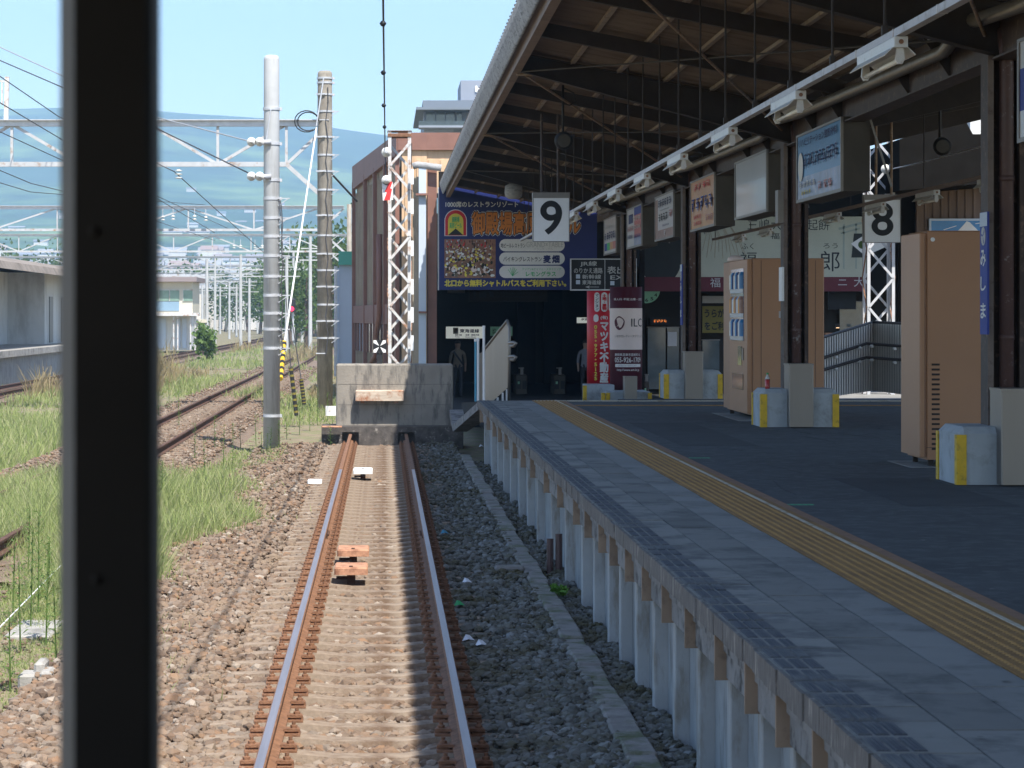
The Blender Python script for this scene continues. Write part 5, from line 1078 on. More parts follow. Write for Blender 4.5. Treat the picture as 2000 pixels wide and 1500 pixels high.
# ------------------------------------------------------------------ portal gantries and wires over the yard
ordn=['second','third','fourth','fifth','sixth','seventh','eighth','ninth','tenth','eleventh']
def gantry(Y,xr,xl,zt,zb,w_,step,label,mt,mb,posts_x,flip=False):
    t=thing('overhead_gantry',(xr,Y,zt),label,'gantry','gantries over the yard')
    b=MB(); b.box(xl,xr,Y-w_*1.1,Y+w_*1.1,zt-w_*1.6,zt); b.box(xl,xr,Y-w_*2.2,Y+w_*2.2,zt,zt+.025); b.build('top_chord',mt,t)
    b=MB(); b.box(xl,xr-1.2,Y-w_*.8,Y+w_*.8,zb-w_*.7,zb+w_*.7); b.build('bottom_chord',mb,t)
    n=int((xr-1.2-xl)/step)
    b=MB(); c=MB()
    for k in range(n+1):
        x=xr-1.2-k*step; b.bar((x,Y-.02,zb),(x,Y-.02,zt-w_),w_*.8,w_*.8,(0,1,0))
        if k<n: a=(x-step,zb) if (k%2==0)!=flip else (x-step,zt-w_); e=(x,zt-w_) if (k%2==0)!=flip else (x,zb); c.bar((a[0],Y+.03,a[1]),(e[0],Y+.03,e[1]),w_*.9,w_*.9,(0,1,0))
    b.build('verticals',mb,t); c.build('diagonals',mb,t)
    b=MB(); b.bar((xr-1.2,Y,zb),(xr,Y,zt-.1),w_*.9,w_*.9,(0,1,0)); b.bar((xr-1.2,Y,zb),(xr+.02,Y,zb-1.1),w_*1.2,w_*1.2,(0,1,0)); b.build('knee_brace',mb,t)
    for x in posts_x: b=MB(); b.lathe((x,Y,-.4),[(.15,0),(.11,zt+.5)],10); b.build('post','pole_brown' if random.random()<.65 else 'pole_concrete',t,True)
    return t
g1=gantry(72,bx_+.12,-34,PZ(236,72),PZ(321,72),.095,1.93,'nearest steel truss gantry fixed to the brown pole','galv','gantry_paint',[-18.5])
b=MB()
for x in (354,): 
    c=P(x-5,335,71.6); [b.lathe((c.x,c.y,c.z-.1*j),[(.03,0),(.12,.02),(.02,.06)],14) for j in range(3)]
b.build('hanging_insulator','ceramic',g1,True)
b=MB(); cc=P(599,237,71.7); b.tube([cc+Vector((.34*math.cos(a),0,.3*math.sin(a))) for a in np.linspace(.3,5.6,16)],.018,6); b.tube([cc+Vector((.30*math.cos(a)+.04,.05,.26*math.sin(a))) for a in np.linspace(.1,5.2,16)],.018,6); b.build('cable_coil','black_paint',g1,True)
Yg=125; i=0
while Yg<520:
    w_=.085; nm=('%s gantry from the camera, %s'%(ordn[i],['pale rusty truss crossing behind the grey pole','thin grey truss against the green hillside','white zigzag truss over the sheds','truss above the signal cabin roof','small truss among the distant poles','tiny truss before the far town','faint truss close to the horizon','faintest truss at the far end'][min(i,7)]))
    gantry(Yg,-1.9-(Yg-125)*.012*(1 if i%2 else .6),-30-(Yg-125)*.05,7.75+.15*math.sin(i*2.1),6.6+.15*math.sin(i*2.1),w_,2.6 if i%2 else 3.2,nm,'galv','gantry_paint',[-1.9-(Yg-125)*.012*(1 if i%2 else .6)+.25,-.112*Yg if Yg<330 else -9.3,-26-(i%2)*3],bool(i%2)); Yg+=47+(i%2)*6; i+=1
# small hanging insulators on gantries (one group per gantry is too fine: each is a thing)
def ins(px,py,Y,r=.10):
    c=P(px,py,Y); b=MB(); [b.lathe((c.x,c.y,c.z-.14*j),[(.03,0),(r,.03),(.03,.09)],10) for j in range(2)]; o=b.build('hanging_insulator','ceramic',None,True,loc=c); setp(o,'small white insulator hanging from a gantry beam','insulator','insulators hanging from the gantries')
    q=MB(); q.tube([c+Vector((0,0,.1)),c+Vector((0,0,.45))],.02,5); q.build('rod','galv',o)
for x,y,Y in ((298,425,124.6),(318,425,124.6),(338,424,124.6),(380,424,124.6),(402,426,124.6),(457,481,171),(470,481,171),(498,481,171),(512,481,171),(564,502,220),(594,527,220),(471,527,220),(501,527,220)): ins(x,y,Y,.10+.0006*Y*.3)
W_=[([P(500,279,49.8),P(290,225,55),P(0,92,66),P(-400,-110,80)],'upper feeder wire running left from the grey pole insulators'),
    ([P(500,345,49.8),P(290,243,56),P(0,118,64),P(-400,-60,78)],'lower feeder wire running left from the grey pole insulators'),
    ([P(-60,108,60),P(115,228,72),P(340,335,71.6),P(545,520,120)],'sagging catenary wire passing under the nearest gantry'),
    ([P(-60,165,60),P(115,269,72),P(290,378,90),P(420,455,125)],'catenary wire crossing left of the dark window pillar'),
    ([P(-60,230,66),P(115,310,78),P(300,380,100),P(480,462,140)],'lowest steep catenary wire on the left'),
    ([P(-40,316,72),P(60,358,80),P(150,380,90),P(420,470,150)],'lower shallow wire left of the dark pillar'),
    ([P(-40,345,72),P(60,375,85),P(150,382,100),P(400,400,124)],'lowest slack wire left of the dark pillar'),
    ([P(648,340,72),P(697,393,74)],'thick dark cable from the brown pole to the building')]
for k,(p,l) in enumerate(W_): wire('overhead_wire',p,.014 if k<7 else .03,l,'wire_light' if k in (0,) else 'wire')
t=thing('gantry_mast',P(20,235,72),'short white mast on top of the nearest gantry at the left edge','mast'); b=MB(); b.bar(P(12,236,72),P(14,150,72),.12,.12); b.bar(P(0,158,72),P(18,160,72),.05,.05); b.bar(P(4,158,72),P(4,205,72),.04,.04); b.build('post','steel_white',t)

# far line poles
G='distant line poles in the yard'
pp,_,_=None,None,None
b=MB(); b.lathe((0,0,-.4),[(.13,0),(.10,8.3)],8); b.bar((-.7,0,6.2),(.9,0,6.2),.08,.08); b.bar((-.6,0,7.0),(.6,0,7.0),.07,.07)
lp=b.build('line_pole','pole_concrete',None,loc=(0,0,0)); setp(lp,'distant concrete line pole with crossarms in the hazy yard','line pole',G)
spots=[(404,196),(420,250),(448,300),(462,330),(470,205),(487,240),(560,190),(573,230),(590,260),(600,310),(606,180),(616,350),(430,380),(455,420),(478,460),(503,390),(380,340),(395,290),(585,400),(570,440),(609,430),(440,520),(468,560),(497,600),(556,520)]
for k,(px,Y) in enumerate(spots):
    o=lp if k==0 else lp.copy()
    if k: COL.objects.link(o)
    o.location=(PX(px,Y),Y,0); s=.75+.3*random.random(); o.scale=(1.1,1.1,s); o.rotation_euler.z=(random.random()-.5)*.3
sg=thing('signal_post',P(570,640,150),'dark railway signal with a glowing red lamp','signal'); b=MB(); b.tube([P(572,665,150),P(572,590,150)],.06,8); b.build('post','galv',sg); b=MB(); c=P(570,596,149.8); b.bbox(c.x-.22,c.x+.22,c.y-.1,c.y+.15,c.z-.42,c.z+.42,.1); b.build('head','black_paint',sg); b=MB(); b.lathe((c.x,c.y-.12,c.z-.22),[(.13,0),(.13,.02)],14,'y'); b.build('lens','signal_red',sg)

# ------------------------------------------------------------------ buildings on the left
sb=thing('signal_cabin',P(340,683,186),'two storey white signal cabin with blue band and flat roof','signal cabin'); Y=186
def bxp(b,x0,x1,y0,y1,Y,d): b.box(PX(x0,Y),PX(x1,Y),Y,Y+d,PZ(y1,Y),PZ(y0,Y))
b=MB(); bxp(b,284,376,550,616,Y,7); b.build('upper_floor','house_cream',sb); b=MB(); bxp(b,280,372,616.2,684,Y+.4,6); b.build('lower_floor','house_white',sb)
b=MB(); bxp(b,280,384,541,550,Y-.8,9); b.build('roof','roof_grey',sb); b=MB(); bxp(b,280,388,611,617,Y-1.3,1.29); b.build('balcony','steel_white',sb); b=MB(); bxp(b,284,350,589,607,Y-.06,.05); b.build('blue_band','house_blue',sb)
for x0_,x1_ in ((290,309),(311,330),(332,350),(358,376)): b=MB(); bxp(b,x0_,x1_,567,588,Y-.08,.07); f_=b.build('window','green_glass',sb); b=MB(); bxp(b,x0_-1,x1_+1,565.5,566.9,Y-.12,.1); bxp(b,x0_-1,x0_-.1,567,588,Y-.12,.1); b.build('window_frame','steel_white',f_)
for x0_,x1_ in ((298,324),(344,352),(356,364)): b=MB(); bxp(b,x0_,x1_,622,680,Y+.3,.08); b.build('door','pale_blue',sb)
for x in (339,347,372,381): b=MB(); b.tube([P(x,684,Y-.9),P(x,617,Y-.9)],.06,6); b.build('post','steel_white',sb)
b=MB(); bxp(b,384,402,630,676,Y+10,5); bxp(b,383,404,624,630.2,Y+9.8,5.5); o=b.build('shed','house_cream',loc=P(393,676,Y+10)); setp(o,'small cream shed right of the signal cabin','shed'); q=MB(); bxp(q,386,398,640,676,Y+9.95,.05); q.build('door','house_white',o)
# old platform with canopy
op=thing('island_platform',(-16,100,0),'old concrete island platform at the left edge','platform'); b=MB(); b.box(-22,-14.0,70,140,.85,1.1); b.build('deck','concrete',op); b=MB(); b.box(-21.8,-14.25,70,139.8,-.3,.85); b.build('wall','panel_concrete',op)
oc=thing('island_canopy',(-17,100,1.1),'rounded brown canopy on the old island platform','canopy'); b=MB(); pts=[(-22,90,5.0),(-19,90,5.05),(-15.2,90,4.75),(-14.1,90,4.45),(-13.95,90,4.15),(-14.3,90,4.2),(-15.4,90,4.45),(-19,90,4.7),(-22,90,4.7)]; b.prism(pts,(0,46,0)); b.build('roof','canopy_old',oc)
for y in (96,104,112,120,128): b=MB(); b.box(-17.2,-17.0,y,y+.2,1.1,4.55); b.build('post','galv',oc)
ob=thing('platform_building',(-16.5,112,1.1),'white waiting building with dark doors on the island platform','building'); b=MB(); b.box(-20,-17.3,84,118,1.1,4.4); b.box(-20,-15.6,118.01,134,1.1,4.4); b.build('wall','house_white',ob); b=MB(); b.box(-20.3,-15.2,117.6,134.4,4.41,4.7); b.build('roof','hall_dark',ob)
for y in (119.5,124,128.5): b=MB(); b.box(-15.6,-15.55,y,y+1.2,1.15,3.3); b.build('door','box_frame',ob)
for y in (88,93,98,103,108): b=MB(); b.box(-17.3,-17.26,y,y+1.6,1.9,2.7); b.build('window','window_glass',ob)
b=MB(); 
for y in (118,130): b.tube([(-14.6,y,1.1),(-14.6,y,2.2)],.04,6)
for z in (1.5,1.85,2.2): b.tube([(-14.6,118,z),(-14.6,130,z)],.03,6)
o=b.build('platform_fence','white_paint',loc=(-14.6,124,1.1)); setp(o,'white pipe railing at the end of the island platform','railing')

# ------------------------------------------------------------------ brown building behind the buffer
tb=thing('tan_building',(0,80,0),'tan ribbed warehouse with brown parapet behind the rusty mast','building')
A0,A1=P(784,705,74),P(697,660,90.3); zt=PZ(265,74); zb_=-.3; dv=Vector((A1.x-A0.x,A1.y-A0.y,0)); Ln_=dv.length; dv.normalize(); nv=Vector((-dv.y,dv.x,0))   # nv points to the left (outer) side
if nv.x>0: nv=-nv
S=lambda s,z,o=0: Vector((A0.x,A0.y,z))+dv*s+nv*o
b=MB(); xr_=1.27
b.add([S(0,zb_),S(Ln_,zb_),Vector((xr_,A1.y,zb_)),Vector((xr_,A0.y,zb_)),S(0,zt),S(Ln_,zt),Vector((xr_,A1.y,zt)),Vector((xr_,A0.y,zt))],[(0,3,2,1),(4,5,6,7),(0,1,5,4),(1,2,6,5),(2,3,7,6)])
for s in np.arange(.3,Ln_-.1,.33): b.prism([S(s,zb_,0),S(s+.1,zb_,0),S(s+.1,zt-.9,0),S(s,zt-.9,0)],nv*.05)
b.build('side_wall','tan_cladding',tb)
b=MB(); b.box(A0.x+.01,xr_,A0.y-.04,A0.y-.001,zb_,zt)
for x in np.arange(A0.x+.1,xr_-.15,.34): b.box(x,x+.12,A0.y-.08,A0.y-.04,zb_,zt-.7)
b.build('front_wall','tan_front_lit',tb)
b=MB(); b.box(xr_+.005,2.9,A0.y,A0.y+3,5.95,zt)
for x in np.arange(xr_+.05,2.8,.34): b.box(x,x+.12,A0.y-.04,A0.y-.001,5.95,zt-.7)
b.build('roof_extension','tan_front_lit',tb); b=MB(); b.box(xr_+.002,2.95,A0.y-.14,A0.y-.041,zt-.42,zt+.08); b.build('parapet','brown_trim',tb)
b=MB(); b.prism([S(-.1,zt-.55,.02),S(Ln_+.1,zt-.75,.02),S(Ln_+.1,zt+.06,.02),S(-.1,zt+.06,.02)],nv*.14); b.box(A0.x-.1,xr_,A0.y-.14,A0.y-.081,zt-.42,zt+.08); b.build('parapet','brown_trim',tb)
b=MB()
for s in (.08,3.9,7.6,11.4,Ln_-.1):
    b = MB(); b.prism([S(s,zb_,.05),S(s+.22,zb_,.05),S(s+.22,zt-.5,.05),S(s,zt-.5,.05)],nv*.12); b.build('rib','brown_trim',tb)
b=MB(); b.prism([S(.4,1.2,.055),S(Ln_,1.2,.055),S(Ln_,2.15,.055),S(.4,2.15,.055)],nv*.02); wn=b.build('window_band','window_glass',tb); b=MB(); b.prism([S(0,2.152,.05),S(Ln_,2.152,.05),S(Ln_,2.75,.05),S(0,2.75,.05)],nv*.09); b.build('lintel','brown_trim',tb)
for s in np.arange(.4,Ln_,1.3):
    b=MB(); b.prism([S(s,1.2,.08),S(s+.12,1.2,.08),S(s+.12,2.15,.08),S(s,2.15,.08)],nv*.03); b.build('mullion','brown_trim',wn)
b=MB(); b.tube([S(4.4,4.9,.25),S(4.4,2.4,.25),S(5.4,1.9,.25),S(5.4,1.2,.25),S(7.4,.9,.25)],.09,8); b.build('drainpipe','brown_trim',tb,True)
pb_=thing('pale_blue_building',P(675,705,92),'pale blue building corner with green parapet left of the tan warehouse','building'); b=MB(); bxp(b,662,700,517,735,92,6); bxp(b,652.5,661.5,523,735,92.6,4); b.build('wall','pale_blue',pb_); b=MB(); bxp(b,661,702,491,517.2,91.8,6.5); b.build('parapet','teal',pb_); b=MB(); b.tube([P(656,735,91.7),P(656,520,91.7)],.06,6); b.build('drainpipe','galv',pb_)
ht=thing('hotel_building',P(880,260,190),'blue grey hotel tower rising above the brown parapet','hotel'); Y=190
b=MB(); bxp(b,828,1010,212,340,Y,16); b.build('main_block','hotel_wall',ht); b=MB(); bxp(b,826,1010,196,211.8,Y-.6,15); b.build('upper_storey','hotel_grey',ht); b=MB(); bxp(b,813,1010,209,214,Y-2.4,19); b.build('eave','hotel_grey',ht); b=MB(); bxp(b,818,1010,245,249,Y-1.8,2); b.build('balcony','hotel_wall',ht); b=MB(); bxp(b,818,1010,236,246,Y-1.78,.06); b.build('balcony_glass','window_glass',ht)
for x0_,x1_ in ((832,850),(852,869),(871,888),(892,902)): b=MB(); bxp(b,x0_,x1_,218,244,Y-.1,.09); b.build('window','window_glass',ht)
b=MB(); bxp(b,886,902,249.2,262,Y-.06,.05); b.build('dark_panel','hotel_grey',ht)
b=MB(); bxp(b,900,985,157,195.8,Y+2,8); rb=b.build('roof_sign_block','hotel_wall',ht); putpx('HOTEL','white_paint',rb,928,1000,167,180,Y+1.9,bold=.05)

# ------------------------------------------------------------------ far town (a mass), trees, bush
hv=[];hf=[];mi=[]
def house(px,Y,z,w_,h,d):
    x=PX(px,Y); b0=len(hv); hv.extend([(x-w_/2,Y,z),(x+w_/2,Y,z),(x+w_/2,Y+d,z),(x-w_/2,Y+d,z),(x-w_/2,Y,z+h),(x+w_/2,Y,z+h),(x+w_/2,Y+d,z+h),(x-w_/2,Y+d,z+h)])
    for q in ((0,1,5,4),(1,2,6,5),(2,3,7,6),(3,0,4,7)): hf.append([b0+i for i in q]); mi.append(0)
    b1=len(hv); e=.5; rh=h*.35; hv.extend([(x-w_/2-e,Y-e,z+h),(x+w_/2+e,Y-e,z+h),(x+w_/2+e,Y+d+e,z+h),(x-w_/2-e,Y+d+e,z+h),(x-w_/2-e,Y+d/2,z+h+rh),(x+w_/2+e,Y+d/2,z+h+rh)])
    for q in ((0,1,5,4),(2,3,4,5),(1,2,5,5),(3,0,4,4)): hf.append([b1+i for i in q]); mi.append(1)
for k in range(430):
    Y=rng.uniform(420,1500)**1.0; px=rng.uniform(-60,690); z=hillz(px,Y)+rng.uniform(0,1)*(Y-420)/1080*9
    house(px,Y,z,rng.uniform(7,15),rng.uniform(4,7.5),rng.uniform(6,10))
for k in range(26): Y=rng.uniform(1700,2900); px=rng.uniform(-40,700); house(px,Y,hillz(px,Y),rng.uniform(8,16),rng.uniform(2.5,4.5),6)
tn=npmesh('distant_town',np.array(hv),np.array(hf),['house_mix','roof_grey'],False,mi); setp(tn,'hazy far town of small pale houses below the hills','town',kind='stuff')

def leafball(n,c,rad,size,cl=9):
    c=np.array(c); rad=np.array(rad); cent=rng.normal(size=(cl,3)); cent/=np.linalg.norm(cent,axis=1)[:,None]; cent*=rng.random((cl,1))**.4*.72; which=rng.integers(0,cl,n)
    p=cent[which]+rng.normal(size=(n,3))*.2; p=c+p*rad; a=rng.normal(size=(n,3)); a/=np.linalg.norm(a,axis=1)[:,None]; b_=np.cross(a,rng.normal(size=(n,3))); b_/=np.linalg.norm(b_,axis=1)[:,None]
    s=(size*(.6+.8*rng.random(n)))[:,None]; V=np.stack([p-a*s,p+b_*s*.55,p+a*s,p-b_*s*.55],1).reshape(-1,3); return V,np.arange(n*4).reshape(-1,4)
def tree(x,Y,zb,h,rx,m,name,label,cat,group,n=900,size=.28):
    t=thing(name,(x,Y,zb),label,cat,group); V,Fq=leafball(n,(x,Y,zb+h*.62),(rx*1.25,rx*1.25,h*.5),size,11); o=npmesh('crown',V-np.array([x,Y,zb]),Fq,m); o.parent=t
    b=MB(); b.tube([(x,Y,zb-.2),(x+.1*rx,Y,zb+h*.3),(x-.05*rx,Y,zb+h*.55),(x+.12*rx,Y,zb+h*.85)],[h*.03,h*.024,h*.016,h*.006],7); [b.tube([(x+.05*rx,Y,zb+h*q),(x+s*rx*.7,Y+.3*s,zb+h*(q+.2))],[h*.013,h*.004],5) for q,s in ((.32,1),(.4,-1),(.5,.7),(.55,-.8))]; b.build('trunk','bark',t)
    return t
T0=tree(PX(600,250),250,-.3,9.5,3.6,'leaf','tree','dark green tree in the hazy yard behind the poles','tree','trees beyond the yard')
for k,(px,Y,s) in enumerate(((575,265,.9),(628,260,1.05),(650,240,1.15),(585,310,1.2),(560,330,1.1),(615,330,1.3),(640,300,1.1),(540,360,1.1),(508,380,1.0),(485,420,1.0),(462,400,.9),(440,440,1.1),(655,205,.95),(570,225,.7),(598,215,.75),(545,290,.8),(640,390,1.5),(600,420,1.5),(560,450,1.4),(10,420,1.5),(60,450,1.4),(100,400,1.3),(410,460,1.2),(380,480,1.3),(340,500,1.2),(300,470,1.2))):
    c=dup(T0); c.location=(PX(px,Y),Y,-.3); c.scale=(s*1.05,s,s); c.rotation_euler.z=k*1.7
for px,Y,h,lab in ((404,150,2.6,'round green bush in the dry grass by the cabin'),(232,120,1.5,'low bush behind the dark pillar')):
    x=PX(px,Y); t=thing('bush',(x,Y,-.3),lab,'bush'); V,Fq=leafball(1100,(x,Y,h*.28),(.75*h*.45,.6,h*.5),.13,9); o=npmesh('foliage',V-np.array([x,Y,-.3]),Fq,'leaf_light'); o.parent=t; b=MB(); b.tube([(x,Y,-.3),(x,Y,h*.5)],.03,5); b.build('stem','bark',t)

# ------------------------------------------------------------------ grass (stuff) and tall weeds
def blades(name,n,fn,m,hmin,hmax,wpx,label,cat):
    X,Y,hs=fn(n); k=len(X); h=(hmin+(hmax-hmin)*rng.random(k))*hs; wd=np.maximum(.006,Y/F*wpx)*(.7+.6*rng.random(k)); a=rng.random(k)*6.28; bend=h*(.15+.5*rng.random(k)); ba=rng.random(k)*6.28
    dx,dy=np.cos(a)*wd,np.sin(a)*wd*.6; z0=np.full(k,-.32)
    p0=np.stack([X-dx,Y-dy,z0],-1); p1=np.stack([X+dx,Y+dy,z0],-1); mx,my=X+np.cos(ba)*bend*.35,Y+np.sin(ba)*bend*.35; p2=np.stack([mx+dx*.7,my+dy*.7,z0+h*.6],-1); p3=np.stack([mx-dx*.7,my-dy*.7,z0+h*.6],-1); tx_,ty_=X+np.cos(ba)*bend,Y+np.sin(ba)*bend
    p4=np.stack([tx_+dx*.15,ty_,z0+h],-1); p5=np.stack([tx_-dx*.15,ty_,z0+h],-1)
    V=np.stack([p0,p1,p2,p3,p4,p5],1).reshape(-1,3); b0=(np.arange(k)*6)[:,None]; Fq=np.stack([b0+np.array([0,1,2,3]),b0+np.array([3,2,4,5])],1).reshape(-1,4)
    o=npmesh(name,V,Fq,m); setp(o,label,cat,kind='stuff'); return o
pn=rng.random((10,2))*6.28
def patch(X,Y): return sum(np.sin(X*k*.9+pn[i,0])*np.cos(Y*k*.25+pn[i,1])/k for i,k in enumerate((.6,1.1,1.9,3.1,5.3)))
def edge(Y): return np.maximum(np.where(Y > 52.6, 1.35, 0)+np.clip((28-Y)*.02,0,.12)-2.15-.35*np.sin(Y*.33)-.25*np.sin(Y*.9+1), np.where(Y < 22, -1.95, -9))
def region(n,Y0=15,Y1=240):
    Y=1/(1/Y1+(1/Y0-1/Y1)*rng.random(n)); px=rng.uniform(-40,690,n); X=(px-CX)/F*Y; p=patch(X,Y)
    near_track=(X>-6.1)&(X<-3.3); clear=((X>-6.25)&(X<-3.45))&(Y>42)&(Y<140)&(p<1.0)
    trk3=(X>-13.6)&(X<-11.6)
    ok=(X<edge(Y))&~clear&~trk3&(X>-40)&~((X<-13.9)&(Y>70))&((p>-.75-.6*rng.random(n))|((Y<22)&(rng.random(n)<.6)))&~((Y>52)&(X>-1.0)&(Y<54))
    bare=(Y<26)&(p<-.1)&(rng.random(n)<.7); pass
    hh=np.clip(.7+.4*p,.25,1.6)*np.where((X>-3.6)&(Y>38),.55,1)*np.where((X>-5.8)&(X<-3.0)&(Y<40)&(Y>24),1.25,1)*np.where(Y<24,.55,1); return X[ok],Y[ok],hh[ok]
blades('grass',190000,region,'grass',.10,.42,1.15,'bright green uncut grass between the tracks','grass')
def dry(n):
    X,Y,h=region(n,70,220); p=np.sin(X*.7+2)*np.cos(Y*.06)+.4*np.sin(X*2.1); k=p>.45; return X[k],Y[k],h[k]
blades('dry_grass',26000,dry,'drygrass',.5,1.0,1.3,'tall dry straw coloured grass in the yard','grass')
def sparse(n):
    Y=rng.uniform(17,50,n); X=edge(Y)+rng.exponential(.14,n); return X,Y,np.full(n,.6)
blades('verge_weeds',2600,sparse,'grass',.1,.4,1.3,'thin weeds straggling onto the ballast edge','weeds')
def weed(x,Y,h,seed):
    r=random.Random(seed); t=thing('tall_weed',(x,Y,-.3),'tall leafy weed stem rising above the grass','weed','tall weeds among the grass'); b=MB(); b.tube([(x,Y,-.3),(x+.02,Y,-.3+h)],[.008,.004],5); b.build('stem','leaf_light',t); V=[];Fq=[]
    for k in range(int(46*h)):
        z=-.3+h*(.15+.85*k/(46*h)); a=k*2.4+r.random(); L_=.15*(1.15-.6*k/(46*h)); d=Vector((math.cos(a),math.sin(a),.45)); s=Vector((-math.sin(a),math.cos(a),0))*.011; p=Vector((x,Y,z)); i0=len(V); V+= [p-s*.5,p+d*L_*.5+s,p+d*L_-Vector((0,0,L_*.25)),p+d*L_*.5-s]; Fq.append((i0,i0+1,i0+2,i0+3))
    b=MB(); b.add(V,Fq); b.build('leaves','leaf_light',t); return t
wd=[weed(PX(60,22),22,.9,1),weed(PX(25,22.6),22.6,.75,2)]
sp=[(528,49.6),(521,49),(545,49.7),(512,48),(538,50.6),(645,51.5),(642,52.3),(436,44),(455,46),(470,52),(400,40),(350,38),(315,34),(90,21),(75,23),(40,20.5),(110,19.5),(20,18.4),(95,24.5),(55,26),(380,46),(420,50),(500,53),(560,56),(585,58),(605,60),(620,63),(640,65),(350,60),(310,66),(330,72),(480,75),(503,80),(440,90),(470,100),(650,60)]
for k,(px,Y) in enumerate(sp):
    c=dup(wd[k%2]); c.location=(PX(px,Y),Y,-.3); s=.55+.6*random.random()
    c.scale=(1,1,s); c.rotation_euler.z=k
# things in the grass at the lower left
cb=thing('concrete_block',(PX(70,18.6),18.6,-.3),'broken concrete block lying in the grass at lower left','concrete block'); x=PX(70,18.6); b=MB(); b.bbox(x-.12,x+.02,18.5,18.75,-.3,-.19,.02); b.bbox(x+.035,x+.125,18.5,18.78,-.3,-.17,.02); b.build('slab','concrete',cb); b=MB(); b.bbox(x-.02,x+.06,18.62,18.9,-.2,-.12,.02); b.build('lump','concrete',cb)
for i,(px,py,wp,d) in enumerate(((95,1150,75,1.0),(70,1225,90,1.1))):
    Y=F*2.66/(py-CY); b=MB(); b.bbox(PX(px-wp/2,Y),PX(px+wp/2,Y),Y-d/2,Y+d/2,-.32,-.262,.015); o=b.build('concrete_slab','concrete',loc=(PX(px,Y),Y,-.3)); setp(o,['flat concrete slab in the grass, farther one','flat concrete slab in the grass, nearer one'][i],'slab','slabs in the grass')
wire('ground_cable',[P(-20,1245,21),P(125,1098,26)],.006,'pale cable stretched low over the grass at lower left','white_paint')
b=MB(); x=PX(660,51.6); b.bbox(x-.22,x+.2,51.55,51.9,.156,.175,.01); o=b.build('rusty_plate','coil_orange',loc=(PX(650,BY),BY,.16)); setp(o,'thin orange rusty plate lying on the buffer plinth','plate'); o.location.x-=.12
for i,(px,py,m,lab) in enumerate(((915,1252,'litter','white scrap of litter on the shaded ballast, larger'),(940,1262,'litter','tiny white scrap of litter on the shaded ballast'),(868,1043,'pvc_blue','blue scrap of litter beside the right rail'),(897,1184,'green_ink','green scrap of litter on the shaded ballast'),(912,1139,'litter','pale wrapper on the shaded ballast'),(940,873,'litter','white can by the platform foot'))):
    Y=F*2.55/(py-CY); x=PX(px,Y); b=MB(); b.add([(x-.05,Y,-.15),(x,Y-.04,-.13),(x+.05,Y+.01,-.145),(x+.01,Y+.06,-.11),(x-.02,Y+.03,-.10)],[(0,1,4),(1,2,4),(2,3,4),(3,0,4)]); o=b.build('litter',m,loc=(x,Y,-.15)); setp(o,lab,'litter','litter on the ballast')
b=MB(); Y=23.5; V,Fq=leafball(160,(1.62,Y,-.12),(.10,.35,.05),.03,6); o=npmesh('moss_tuft',V-np.array([1.62,Y,-.2]),Fq,'moss'); o.location=(1.62,Y,-.2); setp(o,'bright green tuft growing by the cable trough','plant')

# ------------------------------------------------------------------ people in the hall
def person(x,Y,zb,h,top,legs,label,bag=False):
    k=h/1.7; t=bpy.data.objects.new('person',None); COL.objects.link(t); t.location=(x,Y,zb); setp(t,label,'person',"people in the station hall")
    J=[(0,0,.93),(0,0,1.15),(0,.0,1.38),(0,0,1.48),(0,-.01,1.6),(0,-.01,1.68),(.09,0,.9),(.1,-.02,.5),(.1,.02,.08),(.1,-.12,.03),(-.09,0,.9),(-.1,.02,.5),(-.11,.06,.08),(-.11,-.08,.03),(.19,0,1.36),(.24,.02,1.1),(.23,-.06,.86),(.23,-.09,.77),(-.19,0,1.36),(-.24,.02,1.1),(-.23,-.05,.86),(-.23,-.08,.77)]
    E=[(0,1),(1,2),(2,3),(3,4),(4,5),(0,6),(6,7),(7,8),(8,9),(0,10),(10,11),(11,12),(12,13),(2,14),(14,15),(15,16),(16,17),(2,18),(18,19),(19,20),(20,21)]
    Rr=[.14,.13,.14,.055,.108,.088,.10,.07,.05,.04,.10,.07,.05,.04,.065,.05,.038,.03,.065,.05,.038,.03]
    me=bpy.data.meshes.new('body'); me.from_pydata([(a*k,b_*k,c*k) for a,b_,c in J],E,[]); o=bpy.data.objects.new('body',me); COL.objects.link(o); o.parent=t
    md=o.modifiers.new('s','SKIN'); 
    for i,v in enumerate(me.skin_vertices[0].data): v.radius=(Rr[i]*k,Rr[i]*k*.85); v.use_root=(i==0)
    o.modifiers.new('u','SUBSURF').levels=1; o.modifiers['u'].render_levels=1
    ev=o.evaluated_get(bpy.context.evaluated_depsgraph_get()); m2=bpy.data.meshes.new_from_object(ev); o.modifiers.clear(); o.data=m2
    for m in ('skin',top,legs): m2.materials.append(M[m])
    for p in m2.polygons:
        z=p.center.z/k; p.material_index=2 if z<.95 and abs(p.center.x)<.2*k else (1 if z<1.47 and not (z<1.05 and abs(p.center.x)>.2*k) else 0); p.use_smooth=True
    b=MB(); b.lathe((x,Y+.015,zb+1.62*k),[(.085*k,0),(.095*k,.04*k),(.075*k,.09*k),(.03*k,.115*k)],12); b.build('hair','hair',t,True)
    if bag: b=MB(); b.bar((x-.13*k,Y-.14*k,zb+1.4*k),(x+.16*k,Y-.15*k,zb+1.0*k),.05,.02,(0,1,0)); b.build('bag_strap','cloth_dark',t)
person(PX(894,74.5),74.5,.05,1.6,'cloth_beige','cloth_dark','person in a beige top with a dark shoulder strap in the hall',True)
person(PX(1144,74.2),74.2,.05,1.62,'cloth_white','cloth_dark','person in a pale shirt half hidden by the red column')

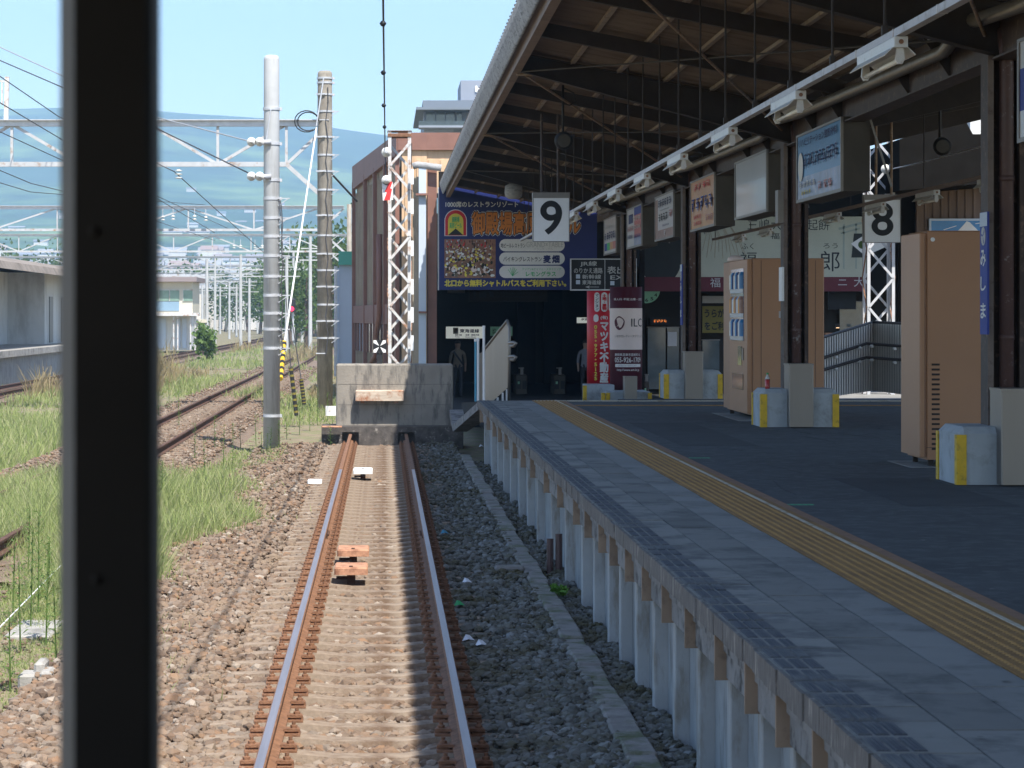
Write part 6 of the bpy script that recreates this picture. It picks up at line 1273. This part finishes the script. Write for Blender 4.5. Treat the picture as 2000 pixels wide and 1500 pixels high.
# ------------------------------------------------------------------ the train cab the picture is taken from
cab=thing('train_cab',(0,1.6,1.2),'dark out of focus window pillar of the train cab in the left foreground','train cab')
xa,xb=PX(146,1.6),PX(296,1.6)
b=MB(); b.prism([(xa,1.6,1.2),(xb-.004,1.6,1.2),(xb,1.604,1.2),(xb,1.66,1.2),(xa,1.66,1.2)],(0,0,2.2)); wp=b.build('window_pillar','cab_black',cab)
b=MB(); b.prism([(xa-.0005,1.601,1.2),(xa-.0005,1.655,1.2),(xa-.0115,1.655,1.2),(xa-.0115,1.618,1.2)],(0,0,2.2)); b.build('window_seal','cab_grey',wp)
for x,y in ((188,1132),(183,452)): b=MB(); c=P(x,y,1.6); b.lathe((c.x,c.y-.002,c.z),[(.002,0),(.0032,.001),(.0032,.002)],12,'y'); b.build('screw','cab_black',wp,True)
b=MB(); b.box(-1.4,1.4,-3,1.9,3.45,3.55); b.build('cab_roof','cab_black',cab)
b=MB(); b.box(-1.4,1.4,-3,1.75,1.0,1.05); b.build('cab_floor','cab_black',cab)
b=MB(); b.box(-1.45,-1.4,-3,-.6,1.05,3.45); b.box(-1.45,-1.4,-.6,1.75,1.05,1.9); b.box(-1.45,-1.4,-.6,1.75,3.1,3.45); b.box(1.4,1.45,-3,1.75,1.05,3.45); b.box(-1.4,1.4,-3.05,-3,1.05,3.45); b.build('cab_wall','cab_black',cab)
b=MB(); b.box(-1.4,1.4,1.61,1.7,1.05,1.85); b.box(-1.4,1.4,1.61,1.7,3.1,3.45); b.box(-1.4,-.85,1.61,1.7,1.85,3.1); b.box(.95,1.4,1.61,1.7,1.85,3.1); b.build('cab_front','cab_black',cab)

# ------------------------------------------------------------------ haze
hm=bpy.data.materials.new('haze'); hm.use_nodes=True; n_=hm.node_tree; n_.nodes.remove(n_.nodes['Principled BSDF']); pv=n_.nodes.new('ShaderNodeVolumePrincipled')
pv.inputs['Color'].default_value=(.45,.71,1,1); pv.inputs['Density'].default_value=.00027; pv.inputs['Anisotropy'].default_value=-.4
n_.links.new(pv.outputs[0],n_.nodes['Material Output'].inputs['Volume']); M['haze']=hm
b=MB(); b.box(-1600,1600,-80,4500,-5,520); setp(b.build('haze','haze'),kind='stuff')
